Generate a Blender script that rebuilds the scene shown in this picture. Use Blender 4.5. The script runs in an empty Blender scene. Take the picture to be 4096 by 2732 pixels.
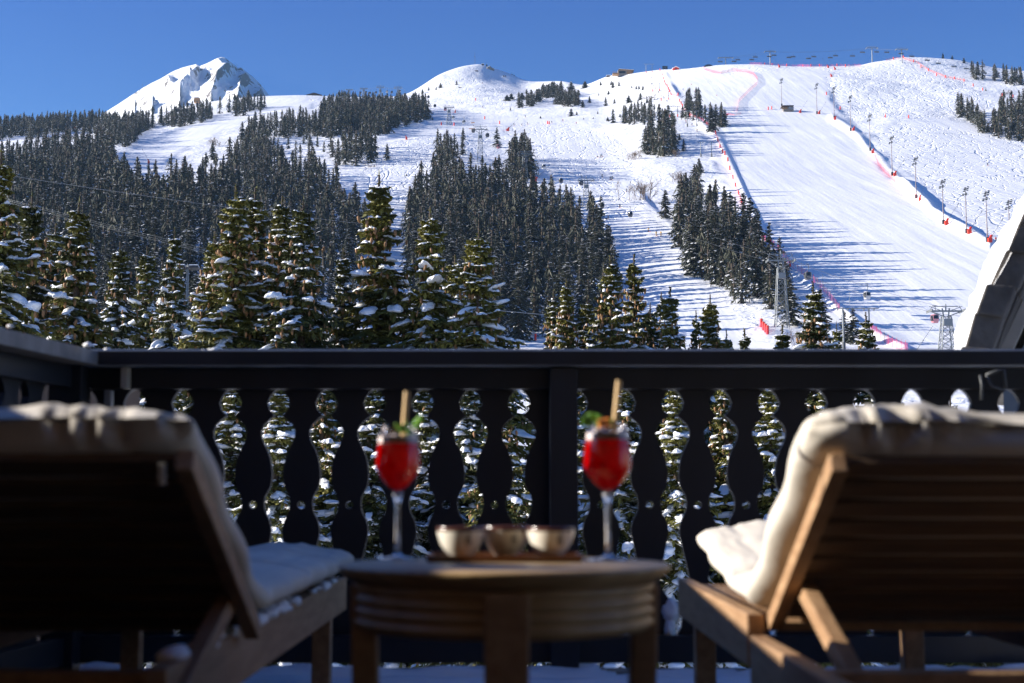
import bpy, bmesh, math, random
import numpy as np
from mathutils import Vector, Matrix

# ------------------------------------------------------------------ camera, sky, sun
scene = bpy.context.scene
C = scene.collection
F = 5689.0            # focal length in pixels of the 4096 px wide photograph
PITCH = math.radians(6.06)
EYE = 0.60
SP, CP = math.sin(PITCH), math.cos(PITCH)
cam_d = bpy.data.cameras.new('camera')
cam = bpy.data.objects.new('camera', cam_d)
C.objects.link(cam)
cam.location = (0, 0, EYE)
cam.rotation_euler = (math.radians(90) + PITCH, 0, 0)
cam_d.sensor_width = 36
cam_d.lens = 36 * F / 4096
cam_d.clip_start = 0.05
cam_d.clip_end = 20000
cam_d.dof.use_dof = True
cam_d.dof.focus_distance = 120
cam_d.dof.aperture_fstop = 4.4
cam_d.dof.aperture_blades = 9
scene.camera = cam

SUN_AZ = math.radians(-88)     # from +Y towards +X
SUN_EL = math.radians(19.8)
world = bpy.data.worlds.new('World')
scene.world = world
world.use_nodes = True
wn = world.node_tree
sky = wn.nodes.new('ShaderNodeTexSky')
sky.sky_type = 'NISHITA'
sky.sun_disc = False
sky.sun_elevation = SUN_EL
sky.sun_rotation = SUN_AZ
sky.altitude = 600
sky.air_density = 1.0
sky.dust_density = 0.8
sky.ozone_density = 4.0
bg = wn.nodes['Background']
bg.inputs[1].default_value = 0.074
tint = wn.nodes.new('ShaderNodeMix'); tint.data_type = 'RGBA'; tint.blend_type = 'MULTIPLY'; tint.inputs[0].default_value = 1.0
# deeper blue overhead, paler towards the ridge, as in thin mountain air
wtc = wn.nodes.new('ShaderNodeTexCoord'); wsp = wn.nodes.new('ShaderNodeSeparateXYZ'); wrp = wn.nodes.new('ShaderNodeValToRGB')
wn.links.new(wtc.outputs['Generated'], wsp.inputs[0]); wn.links.new(wsp.outputs[2], wrp.inputs[0]); wn.links.new(wrp.outputs[0], tint.inputs[7])
wrp.color_ramp.elements[0].position = 0.12; wrp.color_ramp.elements[0].color = (0.49, 0.78, 1.02, 1)
wrp.color_ramp.elements[1].position = 0.36; wrp.color_ramp.elements[1].color = (0.19, 0.43, 0.92, 1)
wn.links.new(sky.outputs[0], tint.inputs[6]); wn.links.new(tint.outputs[2], bg.inputs[0])
Ldir = Vector((math.sin(SUN_AZ) * math.cos(SUN_EL), math.cos(SUN_AZ) * math.cos(SUN_EL), math.sin(SUN_EL)))
sd = bpy.data.lights.new('sun', 'SUN')
sd.energy = 5.0
sd.angle = math.radians(0.53)
sd.color = (1.0, 0.93, 0.83)
so = bpy.data.objects.new('sun', sd)
C.objects.link(so)
so.rotation_euler = Ldir.to_track_quat('Z', 'Y').to_euler()
scene.view_settings.view_transform = 'Standard'
scene.view_settings.look = 'None'
scene.view_settings.exposure = 1.15
scene.view_settings.gamma = 1.0
scene.cycles.max_bounces = 8
scene.cycles.transparent_max_bounces = 16
scene.cycles.caustics_reflective = False
scene.cycles.caustics_refractive = False

rng = np.random.default_rng(7)
R = random.Random(11)

# ------------------------------------------------------------------ pixel rays
def EV(py):
    v = (1366 - py) / F
    return (SP + v * CP) / (CP - v * SP)
def AU(px, py):
    v = (1366 - py) / F
    return (px - 2048) / F / (CP - v * SP)
def P(px, py, D):
    return Vector((AU(px, py) * D, D, EYE + EV(py) * D))
def proj(X, Y, Z):
    zz = Z - EYE
    d = Y * CP + zz * SP
    u = X / d
    v = (-Y * SP + zz * CP) / d
    return 2048 + u * F, 1366 - v * F

# ------------------------------------------------------------------ mesh helpers
class MB:
    def __init__(s):
        s.v, s.f, s.m, s.sm = [], [], [], []
    def add(s, vs, fs, m=0, smooth=False):
        o = len(s.v)
        s.v += [tuple(v) for v in vs]
        for f in fs:
            s.f.append([i + o for i in f]); s.m.append(m); s.sm.append(smooth)
        return s
    def box(s, c, size, m=0, rot=None):
        hx, hy, hz = size[0] / 2, size[1] / 2, size[2] / 2
        vs = [Vector((x, y, z)) for x in (-hx, hx) for y in (-hy, hy) for z in (-hz, hz)]
        if rot is not None: vs = [rot @ v for v in vs]
        c = Vector(c)
        return s.add([v + c for v in vs], [(0, 1, 3, 2), (4, 6, 7, 5), (0, 4, 5, 1), (2, 3, 7, 6), (0, 2, 6, 4), (1, 5, 7, 3)], m)
    def bar(s, a, b, w, h, m=0, up=(0, 0, 1)):
        a, b = Vector(a), Vector(b)
        d = (b - a); L = d.length; d.normalize()
        x = d.cross(Vector(up))
        if x.length < 1e-4: x = Vector((1, 0, 0))
        x.normalize(); z = x.cross(d)
        rot = Matrix((x, d, z)).transposed()
        return s.box((a + b) / 2, (w, L, h), m, rot)
    def tube(s, a, b, r0, r1=None, n=6, m=0, cap=True, smooth=True):
        if r1 is None: r1 = r0
        a, b = Vector(a), Vector(b)
        d = (b - a).normalized()
        x = d.orthogonal().normalized(); y = d.cross(x)
        vs = []
        for c, r in ((a, r0), (b, r1)):
            for i in range(n):
                t = 2 * math.pi * i / n
                vs.append(c + x * (math.cos(t) * r) + y * (math.sin(t) * r))
        s.add(vs, [(i, (i + 1) % n, n + (i + 1) % n, n + i) for i in range(n)], m, smooth)
        if cap:
            s.add(vs, [tuple(range(n))[::-1], tuple(range(n, 2 * n))], m)
        return s
    def path(s, pts, r, n=6, m=0):
        pts = [Vector(p) for p in pts]
        rs = r if isinstance(r, (list, tuple)) else [r] * len(pts)
        vs = []; fs = []
        x = None
        for k, p in enumerate(pts):
            d = (pts[min(k + 1, len(pts) - 1)] - pts[max(k - 1, 0)]).normalized()
            if x is None: x = d.orthogonal().normalized()
            x = (x - d * x.dot(d)).normalized(); y = d.cross(x)
            for i in range(n):
                t = 2 * math.pi * i / n
                vs.append(p + x * (math.cos(t) * rs[k]) + y * (math.sin(t) * rs[k]))
        for k in range(len(pts) - 1):
            for i in range(n):
                fs.append((k * n + i, k * n + (i + 1) % n, (k + 1) * n + (i + 1) % n, (k + 1) * n + i))
        fs.append(tuple(range(n))[::-1]); fs.append(tuple(range((len(pts) - 1) * n, len(pts) * n)))
        return s.add(vs, fs, m, True)
    def lathe(s, prof, n=32, c=(0, 0, 0), m=0, smooth=True, cap=True):
        vs = []; fs = []
        for (r, z) in prof:
            for i in range(n):
                t = 2 * math.pi * i / n
                vs.append((c[0] + math.cos(t) * r, c[1] + math.sin(t) * r, c[2] + z))
        for k in range(len(prof) - 1):
            for i in range(n):
                fs.append((k * n + i, k * n + (i + 1) % n, (k + 1) * n + (i + 1) % n, (k + 1) * n + i))
        s.add(vs, fs, m, smooth)
        if cap:
            s.add(vs, [tuple(range(n))[::-1], tuple(range((len(prof) - 1) * n, len(prof) * n))], m)
        return s
    def prism(s, poly, y0, y1, m=0, f=None):
        """polygon of (x, z) extruded along y"""
        n = len(poly)
        vs = [(x, y0, z) for x, z in poly] + [(x, y1, z) for x, z in poly]
        if f: vs = [f(v) for v in vs]
        fs = [(i, i + n, (i + 1) % n + n, (i + 1) % n) for i in range(n)]
        fs += [tuple(range(n)), tuple(range(n, 2 * n))[::-1]]
        return s.add(vs, fs, m)
    def ball(s, c, r, m=0, n=8, k=5):
        if not hasattr(r, '__len__'): r = (r, r, r)
        vs = []; fs = []
        for j in range(k + 1):
            ph = math.pi * j / k
            for i in range(n):
                t = 2 * math.pi * i / n
                vs.append((c[0] + r[0] * math.sin(ph) * math.cos(t), c[1] + r[1] * math.sin(ph) * math.sin(t), c[2] + r[2] * math.cos(ph)))
        for j in range(k):
            for i in range(n):
                fs.append((j * n + i, (j + 1) * n + i, (j + 1) * n + (i + 1) % n, j * n + (i + 1) % n))
        return s.add(vs, fs, m, True)
    def mesh(s, name, mats):
        me = bpy.data.meshes.new(name)
        me.from_pydata(s.v, [], s.f)
        for mt in (mats if isinstance(mats, (list, tuple)) else [mats]): me.materials.append(mt)
        me.polygons.foreach_set('material_index', s.m)
        me.polygons.foreach_set('use_smooth', s.sm)
        me.validate(clean_customdata=False); me.update()
        return me
    def build(s, name, mats, parent=None, bevel=0, loc=None, seg=2):
        me = s.mesh(name, mats)
        if bevel:
            bm = bmesh.new(); bm.from_mesh(me)
            bmesh.ops.remove_doubles(bm, verts=bm.verts, dist=1e-5)
            eds = [e for e in bm.edges if len(e.link_faces) == 2 and e.calc_face_angle(0) > 0.6]
            bmesh.ops.bevel(bm, geom=eds, offset=bevel, segments=seg, affect='EDGES', profile=0.6)
            bm.normal_update(); bm.to_mesh(me); bm.free()
            me.polygons.foreach_set('use_smooth', [False] * len(me.polygons))
        o = bpy.data.objects.new(name, me)
        C.objects.link(o)
        if parent: o.parent = parent
        if loc is not None: o.location = loc
        return o

def npmesh(name, parts, mats, smooth=False):
    """parts: list of (V (n,3), F (m,k), material index)"""
    Vs, L, LS, LT, MI = [], [], [], [], []
    off = 0; lo = 0
    for V, Fc, mi in parts:
        if len(Fc) == 0: continue
        Vs.append(V); k = Fc.shape[1]
        L.append((Fc + off).ravel())
        LS.append(lo + np.arange(len(Fc)) * k); LT.append(np.full(len(Fc), k)); MI.append(np.full(len(Fc), mi) if np.isscalar(mi) else mi)
        off += len(V); lo += Fc.size
    V = np.concatenate(Vs); L = np.concatenate(L); LS = np.concatenate(LS); LT = np.concatenate(LT); MI = np.concatenate(MI)
    me = bpy.data.meshes.new(name)
    me.vertices.add(len(V)); me.vertices.foreach_set('co', V.astype(np.float32).ravel())
    me.loops.add(len(L)); me.loops.foreach_set('vertex_index', L.astype(np.int32))
    me.polygons.add(len(LS)); me.polygons.foreach_set('loop_start', LS.astype(np.int32)); me.polygons.foreach_set('loop_total', LT.astype(np.int32))
    for m in mats: me.materials.append(m)
    me.polygons.foreach_set('material_index', MI.astype(np.int32))
    me.polygons.foreach_set('use_smooth', np.full(len(LS), smooth))
    me.update(calc_edges=True)
    return me
def obj(name, me, parent=None, loc=None):
    o = bpy.data.objects.new(name, me); C.objects.link(o)
    if parent: o.parent = parent
    if loc is not None: o.location = loc
    return o
def tag(o, label=None, cat=None, group=None, kind=None):
    if label: o['label'] = label
    if cat: o['category'] = cat
    if group: o['group'] = group
    if kind: o['kind'] = kind
    return o
def thing(name, label, cat, loc=(0, 0, 0), rz=0, group=None):
    o = bpy.data.objects.new(name, None); C.objects.link(o)
    o.location = loc; o.rotation_euler = (0, 0, rz); o.empty_display_size = 0.3
    return tag(o, label, cat, group)
def dup(root, loc=None, rz=None, label=None, scale=None, group=None):
    r = root.copy(); C.objects.link(r)
    if loc is not None: r.location = loc
    if rz is not None: r.rotation_euler = (0, 0, rz)
    if scale is not None: r.scale = scale if hasattr(scale, '__len__') else (scale,) * 3
    if label: r['label'] = label
    if group: r['group'] = group
    for ch in list(root.children):
        c = ch.copy(); C.objects.link(c); c.parent = r
        for g in list(ch.children):
            d = g.copy(); C.objects.link(d); d.parent = c
    return r

# ------------------------------------------------------------------ numpy noise
_perm = np.random.default_rng(3).random((256, 256))
def vnoise(x, y):
    xi = np.floor(x).astype(int); yi = np.floor(y).astype(int)
    fx = x - xi; fy = y - yi
    fx = fx * fx * (3 - 2 * fx); fy = fy * fy * (3 - 2 * fy)
    g = lambda a, b: _perm[a & 255, b & 255]
    return (g(xi, yi) * (1 - fx) + g(xi + 1, yi) * fx) * (1 - fy) + (g(xi, yi + 1) * (1 - fx) + g(xi + 1, yi + 1) * fx) * fy
def fbm(x, y, octv=4, gain=0.5):
    s = 0; a = 1; t = 0
    for k in range(octv):
        s = s + a * vnoise(x * 2 ** k + 17.3 * k, y * 2 ** k + 9.1 * k); t += a; a *= gain
    return s / t - 0.5
def inpoly(px, py, poly):
    px = np.asarray(px, float); py = np.asarray(py, float)
    r = np.zeros(px.shape, bool)
    n = len(poly)
    for i in range(n):
        x0, y0 = poly[i]; x1, y1 = poly[(i + 1) % n]
        c = ((y0 > py) != (y1 > py))
        with np.errstate(divide='ignore', invalid='ignore'):
            xx = (x1 - x0) * (py - y0) / (y1 - y0 + 1e-12) + x0
        r ^= c & (px < xx)
    return r

# ------------------------------------------------------------------ materials
def mat(name, col, rough=0.6, metal=0.0, spec=None, var=0.0, vscale=3.0, bump=0.0, bscale=20.0, stretch=None, col2=None, coat=0.0):
    m = bpy.data.materials.new(name); m.use_nodes = True
    nt = m.node_tree; b = nt.nodes['Principled BSDF']
    b.inputs['Base Color'].default_value = (*col, 1)
    b.inputs['Roughness'].default_value = rough
    b.inputs['Metallic'].default_value = metal
    if coat: b.inputs['Coat Weight'].default_value = coat
    if spec is not None: b.inputs['Specular IOR Level'].default_value = spec
    if var or bump or col2:
        tc = nt.nodes.new('ShaderNodeTexCoord')
        mp = nt.nodes.new('ShaderNodeMapping')
        if stretch: mp.inputs['Scale'].default_value = stretch
        nt.links.new(tc.outputs['Object'], mp.inputs['Vector'])
    if var or col2:
        n = nt.nodes.new('ShaderNodeTexNoise'); n.inputs['Scale'].default_value = vscale; n.inputs['Detail'].default_value = 6; n.inputs['Roughness'].default_value = 0.6
        nt.links.new(mp.outputs[0], n.inputs['Vector'])
        cr = nt.nodes.new('ShaderNodeValToRGB')
        c2 = col2 if col2 else tuple(min(1, c * (1 + var)) for c in col)
        c1 = col if col2 else tuple(c * (1 - var) for c in col)
        cr.color_ramp.elements[0].color = (*c1, 1); cr.color_ramp.elements[0].position = 0.35
        cr.color_ramp.elements[1].color = (*c2, 1); cr.color_ramp.elements[1].position = 0.65
        nt.links.new(n.outputs[0], cr.inputs[0]); nt.links.new(cr.outputs[0], b.inputs['Base Color'])
    if bump:
        n = nt.nodes.new('ShaderNodeTexNoise'); n.inputs['Scale'].default_value = bscale; n.inputs['Detail'].default_value = 5
        nt.links.new(mp.outputs[0], n.inputs['Vector'])
        bp = nt.nodes.new('ShaderNodeBump'); bp.inputs['Distance'].default_value = bump
        nt.links.new(n.outputs[0], bp.inputs['Height']); nt.links.new(bp.outputs[0], b.inputs['Normal'])
    return m
M = {}
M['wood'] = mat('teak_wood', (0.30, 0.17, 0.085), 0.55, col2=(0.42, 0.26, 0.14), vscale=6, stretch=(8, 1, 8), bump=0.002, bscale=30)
M['wood_shade'] = mat('shaded_teak', (0.12, 0.075, 0.045), 0.6, col2=(0.18, 0.115, 0.07), vscale=6, stretch=(1, 8, 8), bump=0.001, bscale=30)  # darker copy of the teak; shade of lounger backs put into its colour
M['table_wood'] = mat('table_wood', (0.36, 0.235, 0.11), 0.40, col2=(0.50, 0.34, 0.17), vscale=5, stretch=(1, 9, 1), bump=0.001, bscale=30)
M['paint'] = mat('anthracite_paint', (0.014, 0.016, 0.021), 0.5, var=0.25, vscale=5, stretch=(1, 1, 0.2), bump=0.0004, bscale=60)
M['paint_worn'] = mat('weathered_anthracite_paint', (0.07, 0.07, 0.075), 0.55, var=0.35, vscale=14, stretch=(3, 1, 1), bump=0.003, bscale=60)
M['cap_pale'] = mat('pale_cap_top', (0.42, 0.45, 0.48), 0.7, var=.3, vscale=8)  # pale tone for the upward faces of the front cap
M['rail_grey'] = mat('grey_brown_cap', (0.30, 0.27, 0.24), 0.7, col2=(0.17, 0.155, 0.145), vscale=9, stretch=(2, 1, 1), bump=0.001, bscale=50)  # side cap rail, paler and browner than the front one
M['cushion'] = mat('canvas_cushion', (0.62, 0.57, 0.49), 0.9, var=0.10, vscale=3, bump=0.004, bscale=12)
M['red'] = mat('red_padding', (0.72, 0.03, 0.02), 0.6)
M['redgun'] = mat('red_enamel', (0.75, 0.05, 0.02), 0.4)
M['steel'] = mat('galvanised_steel', (0.22, 0.235, 0.24), 0.5, 0.3)
M['steel_dark'] = mat('dark_steel', (0.07, 0.075, 0.08), 0.5, 0.3)
M['mast'] = mat('mast_paint', (0.22, 0.17, 0.17), 0.5)
M['lamp'] = mat('lamp_casing', (0.05, 0.065, 0.065), 0.4)
M['cab'] = mat('cabin_shell', (0.10, 0.10, 0.115), 0.3)
M['cabw'] = mat('cabin_shell_white', (0.6, 0.6, 0.6), 0.35)
M['cabr'] = mat('cabin_shell_pink', (0.6, 0.25, 0.28), 0.35)
M['glassdark'] = mat('tinted_glazing', (0.02, 0.025, 0.03), 0.08)
M['rope'] = mat('wire_rope', (0.10, 0.105, 0.11), 0.5, 0.4)
M['bark'] = mat('bark', (0.07, 0.05, 0.035), 0.9, var=0.4, vscale=6, bump=0.02, bscale=14)
M['twig'] = mat('bare_twigs', (0.16, 0.115, 0.085), 0.9, var=0.2, vscale=1)
M['cone'] = mat('spruce_cones', (0.27, 0.14, 0.055), 0.7, var=0.25, vscale=4)
M['plank'] = mat('larch_planks', (0.30, 0.17, 0.08), 0.7, var=0.2, vscale=1.5)
M['plank_dark'] = mat('old_planks', (0.09, 0.055, 0.035), 0.8, var=0.2, vscale=1.5)
M['stone'] = mat('stone_wall', (0.22, 0.20, 0.18), 0.9, var=0.4, vscale=1.5, bump=0.1, bscale=2)
M['slate'] = mat('stone_slate', (0.15, 0.13, 0.105), 0.85, var=0.35, vscale=4, bump=0.02, bscale=9)
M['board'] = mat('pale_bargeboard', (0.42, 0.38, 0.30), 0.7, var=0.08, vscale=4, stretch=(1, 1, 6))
M['render'] = mat('grey_render', (0.20, 0.23, 0.26), 0.8, var=0.1, vscale=2)
M['ceramic'] = mat('glazed_ceramic', (0.80, 0.75, 0.64), 0.18, var=0.05, vscale=20, coat=0.3)
M['glaze_brown'] = mat('brown_glaze', (0.09, 0.035, 0.02), 0.2)
M['mark'] = mat('grey_print', (0.12, 0.11, 0.10), 0.5)
M['tray'] = mat('lacquered_tray', (0.16, 0.06, 0.015), 0.3, var=0.2, vscale=9, stretch=(1, 8, 1))
M['straw'] = mat('bamboo_straw', (0.62, 0.40, 0.16), 0.5, var=0.12, vscale=30)
M['mint'] = mat('mint_leaf', (0.13, 0.30, 0.02), 0.5, var=0.2, vscale=60)
M['orange'] = mat('orange_zest', (0.75, 0.25, 0.03), 0.5)
M['ice'] = mat('ice_froth', (0.92, 0.78, 0.74), 0.35, var=0.1, vscale=60)
M['cloth_dark'] = mat('dark_ski_wear', (0.02, 0.022, 0.03), 0.8)
M['cloth_blue'] = mat('blue_ski_wear', (0.05, 0.16, 0.35), 0.8)
M['cloth_red'] = mat('red_ski_wear', (0.5, 0.03, 0.03), 0.8)
M['cloth_yellow'] = mat('yellow_ski_wear', (0.75, 0.42, 0.02), 0.8)
M['skin'] = mat('skin', (0.45, 0.27, 0.2), 0.6)
M['black'] = mat('black_board', (0.012, 0.014, 0.02), 0.4)

def foliage(name, c1, c2, sc=0.6):
    m = bpy.data.materials.new(name); m.use_nodes = True
    nt = m.node_tree; b = nt.nodes['Principled BSDF']
    b.inputs['Roughness'].default_value = 0.65; b.inputs['Specular IOR Level'].default_value = 0.3
    tc = nt.nodes.new('ShaderNodeTexCoord'); n = nt.nodes.new('ShaderNodeTexNoise'); n.inputs['Scale'].default_value = sc; n.inputs['Detail'].default_value = 5
    oi = nt.nodes.new('ShaderNodeObjectInfo'); ad = nt.nodes.new('ShaderNodeMath'); ad.operation = 'MULTIPLY_ADD'
    ad.inputs[1].default_value = 0.25
    nt.links.new(tc.outputs['Object'], n.inputs['Vector'])
    nt.links.new(oi.outputs['Random'], ad.inputs[0]); nt.links.new(n.outputs[0], ad.inputs[2])
    cr = nt.nodes.new('ShaderNodeValToRGB')
    cr.color_ramp.elements[0].color = (*c1, 1); cr.color_ramp.elements[0].position = 0.45
    cr.color_ramp.elements[1].color = (*c2, 1); cr.color_ramp.elements[1].position = 0.8
    nt.links.new(ad.outputs[0], cr.inputs[0]); nt.links.new(cr.outputs[0], b.inputs['Base Color'])
    return m
M['needle_fg'] = foliage('spruce_needles', (0.050, 0.059, 0.018), (0.185, 0.172, 0.034), 1.2)
M['needle'] = foliage('distant_spruce_needles', (0.024, 0.031, 0.024), (0.068, 0.070, 0.042), 0.25)

def snow_mat(name, bump=0.0, terrain=False):
    m = bpy.data.materials.new(name); m.use_nodes = True
    nt = m.node_tree; b = nt.nodes['Principled BSDF']
    b.inputs['Base Color'].default_value = (0.89, 0.90, 0.915, 1)
    b.inputs['Roughness'].default_value = 0.55
    b.inputs['Specular IOR Level'].default_value = 0.25
    tc = nt.nodes.new('ShaderNodeTexCoord')
    def noise(s, d, src=None, dist=0):
        n = nt.nodes.new('ShaderNodeTexNoise'); n.inputs['Scale'].default_value = s; n.inputs['Detail'].default_value = d; n.inputs['Distortion'].default_value = dist
        nt.links.new(src or tc.outputs['Object'], n.inputs['Vector']); return n.outputs[0]
    def math_(op, a, bb):
        k = nt.nodes.new('ShaderNodeMath'); k.operation = op
        for i, q in enumerate((a, bb)):
            if isinstance(q, (int, float)): k.inputs[i].default_value = q
            else: nt.links.new(q, k.inputs[i])
        return k.outputs[0]
    if not terrain:
        bp = nt.nodes.new('ShaderNodeBump'); bp.inputs['Distance'].default_value = bump
        nt.links.new(noise(3.0, 6), bp.inputs['Height']); nt.links.new(bp.outputs[0], b.inputs['Normal'])
        return m
    at = nt.nodes.new('ShaderNodeAttribute'); at.attribute_name = 'wild'
    at2 = nt.nodes.new('ShaderNodeAttribute'); at2.attribute_name = 'tracks'
    at3 = nt.nodes.new('ShaderNodeAttribute'); at3.attribute_name = 'groomed'
    # moguls and wind crust
    h1 = math_('MULTIPLY', math_('MULTIPLY', noise(0.22, 5, dist=1.2), at.outputs['Fac']), 0.85)
    # skiers' curving tracks
    hs = None
    for k, (sc_, wd_) in enumerate((((0.060, 0.022, 0.03), 0.016), ((0.09, 0.035, 0.05), 0.020), ((0.13, 0.06, 0.08), 0.026))):
        mp = nt.nodes.new('ShaderNodeMapping'); mp.inputs['Scale'].default_value = sc_; mp.inputs['Location'].default_value = (k * 3.1, k * 1.7, 0); mp.inputs['Rotation'].default_value = (0, 0, (-.3, .25, .5)[k])
        nt.links.new(tc.outputs['Object'], mp.inputs['Vector'])
        n_ = noise(1.0, 1.0, mp.outputs[0], 0.6)
        r_ = nt.nodes.new('ShaderNodeMapRange'); r_.interpolation_type = 'SMOOTHSTEP'; r_.inputs['From Min'].default_value = 0; r_.inputs['From Max'].default_value = wd_
        nt.links.new(math_('ABSOLUTE', math_('SUBTRACT', n_, 0.5), 0.0), r_.inputs['Value'])
        hs = r_.outputs[0] if hs is None else math_('MULTIPLY', hs, r_.outputs[0])
    h2 = math_('MULTIPLY', math_('MULTIPLY', hs, at2.outputs['Fac']), 0.32)
    # piste machine corduroy and gentle swells down the fall line
    mp3 = nt.nodes.new('ShaderNodeMapping'); mp3.inputs['Scale'].default_value = (0.16, 0.012, 0.012); mp3.inputs['Rotation'].default_value = (0, 0, 0.10)
    nt.links.new(tc.outputs['Object'], mp3.inputs['Vector'])
    h3 = math_('MULTIPLY', math_('MULTIPLY', noise(1.0, 5, mp3.outputs[0]), at3.outputs['Fac']), 0.46)
    h = math_('ADD', math_('ADD', h1, h2), h3)
    h = math_('ADD', h, math_('MULTIPLY', noise(0.9, 4), 0.07))
    bp = nt.nodes.new('ShaderNodeBump'); bp.inputs['Distance'].default_value = 1.0; bp.inputs['Strength'].default_value = 1.0
    nt.links.new(h, bp.inputs['Height']); nt.links.new(bp.outputs[0], b.inputs['Normal'])
    return m
M['snow'] = snow_mat('snow', 0.03)
M['snow_soft'] = snow_mat('powder_snow', 0.01)
M['snow_terrain'] = snow_mat('snowfield', terrain=True)

# ------------------------------------------------------------------ terrain
ST = [-1500, 0, 500, 900, 1200, 1500, 1800, 2050, 2400, 2750, 3100, 3600, 4096, 5600]
DK = [230, 340, 450, 550, 700, 850, 1000, 1150]
PYK = np.array([
 [1560]*14,
 [1360,1360,1360,1360,1365,1370,1380,1390,1395,1395,1395,1395,1395,1395],
 [1050,1050,1050,1070,1090,1110,1130,1150,1140,1100,1080,1070,1060,1060],
 [ 860, 860, 860, 880, 900, 910, 930, 945, 930, 905, 890, 885, 880, 880],
 [ 710, 710, 710, 710, 700, 690, 690, 710, 720, 705, 700, 700, 700, 700],
 [ 620, 615, 615, 600, 585, 580, 575, 590, 590, 560, 548, 545, 550, 560],
 [ 560, 555, 545, 510, 495, 500, 490, 490, 480, 420, 405, 405, 420, 440],
 [ 530, 520, 500, 445, 430, 440, 425, 420, 410, 320, 290, 285, 305, 330]], float)
DSKY = [1250,1250,1300,1350,1350,1400,1550,1600,1450,1300,1230,1210,1220,1250]
SKYX = [-1500,0,200,300,500,700,850,950,1060,1200,1280,1400,1500,1590,1640,1700,1750,1800,1850,1895,1925,1960,2000,2045,2085,2130,2200,2250,2310,2345,2380,2440,2550,2640,2750,2850,2900,3050,3090,3180,3300,3440,3490,3560,3600,3700,3800,3850,3900,4000,4096,5600]
SKYY = [560,512,500,488,478,440,405,392,384,380,383,388,388,386,372,335,300,280,264,258,254,268,281,296,318,327,325,323,338,342,325,300,291,278,275,262,258,256,261,266,265,262,248,239,228,229,236,242,256,273,284,330]
ast = np.array([(x - 2048) / F for x in ST])
asky = np.array([(x - 2048) / F / (CP - (1366 - y) / F * SP) for x, y in zip(SKYX, SKYY)])
NA, ND = 900, 900
A_MAX = 0.85
avals = np.concatenate([np.linspace(-A_MAX, -0.40, 40, endpoint=False), np.linspace(-0.40, 0.40, NA - 80), np.linspace(0.40, A_MAX, 41)[1:]])
NA = len(avals)
dvals = np.concatenate([np.geomspace(2.5, 60, 60, endpoint=False), np.geomspace(60, 1750, ND - 60)])
Dnear = [2.5, 20, 45, 80, 140]
Znear = [-5.0, -5.2, -5.3, -4.0, 3.0]
def smooth_interp(x, xp, fp):
    """monotone cubic (Fritsch-Carlson)"""
    xp = np.asarray(xp, float); fp = np.asarray(fp, float)
    h = np.diff(xp); dl = np.diff(fp) / h
    m = np.zeros(len(xp)); m[0] = dl[0]; m[-1] = dl[-1]
    for i in range(1, len(xp) - 1):
        m[i] = 0 if dl[i - 1] * dl[i] <= 0 else 2 * dl[i - 1] * dl[i] / (dl[i - 1] + dl[i])
    i = np.clip(np.searchsorted(xp, x) - 1, 0, len(h) - 1)
    t = np.clip((x - xp[i]) / h[i], 0, 1)
    return (2*t**3-3*t**2+1)*fp[i] + (t**3-2*t**2+t)*h[i]*m[i] + (-2*t**3+3*t**2)*fp[i+1] + (t**3-t**2)*h[i]*m[i+1]
kn = 30
sst = (np.array(ST, float) - 2048) / F
ZG = np.zeros((NA, ND))
YSKY = np.interp(avals, asky, SKYY)
for _ in range(3): YSKY = np.convolve(np.pad(YSKY, 3, mode='edge'), np.ones(7) / 7, 'valid')
DSKYA = np.zeros(NA)
for i, a in enumerate(avals):
    pys = [smooth_interp(np.array([a]), ast, PYK[k])[0] for k in range(len(DK))]
    dsk = smooth_interp(np.array([a]), ast, DSKY)[0]
    ys = YSKY[i]
    DSKYA[i] = dsk
    Dl = list(Dnear); Zl = list(Znear)
    for D, y in zip(DK, pys):
        y = max(y, ys + 6 + (dsk - D) * 0.02)
        Dl.append(D); Zl.append(EYE + EV(y) * D)
    zs = EYE + EV(ys) * dsk
    dm = (1150 + dsk) / 2; em = (Zl[-1] - EYE) / 1150
    if dsk > 1290: Dl.append(dm); Zl.append(EYE + (em + .5 * (EV(ys) - em)) * dm)
    Dl += [dsk, dsk + 60, dsk + 220, 2400]; Zl += [zs, zs - 4, zs - 60, zs - 300]
    ZG[i] = smooth_interp(dvals, Dl, Zl)
# relief: long swells and small moguls, faded near the skyline and near the terrace
AA, DD = np.meshgrid(avals, dvals, indexing='ij')
XX = AA * DD
fade = np.clip((DD - 150) / 250, 0, 1)
skyf = np.clip(np.abs(DD - DSKYA[:, None]) / 120, 0.08, 1)
PX, PY = proj(XX, DD, ZG)
GROOM = [
 [(2960,300),(3200,275),(3330,290),(3330,400),(3420,500),(3520,660),(3640,790),(3780,900),(3960,985),(4200,1100),(4200,1420),(3200,1420),(3080,1200),(2960,900),(2880,700),(2820,560),(2760,440),(2680,340),(2660,280)],
 [(3560,480),(3800,470),(4096,560),(4300,700),(4300,1000),(3960,960),(3800,880),(3600,700),(3480,560)],
 [(2050,490),(2300,490),(2500,560),(2560,620),(2540,720),(2600,800),(2700,900),(2760,1050),(2900,1230),(3100,1420),(2450,1420),(2440,1000),(2400,800),(2200,720),(2120,640),(2000,560)],
 [(1700,450),(2350,480),(2300,520),(1800,540),(1500,580),(1700,520)],
 [(420,680),(560,590),(760,510),(1000,440),(1080,400),(1250,395),(1250,430),(1060,450),(900,520),(760,580),(640,660),(560,700)],
]
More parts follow.
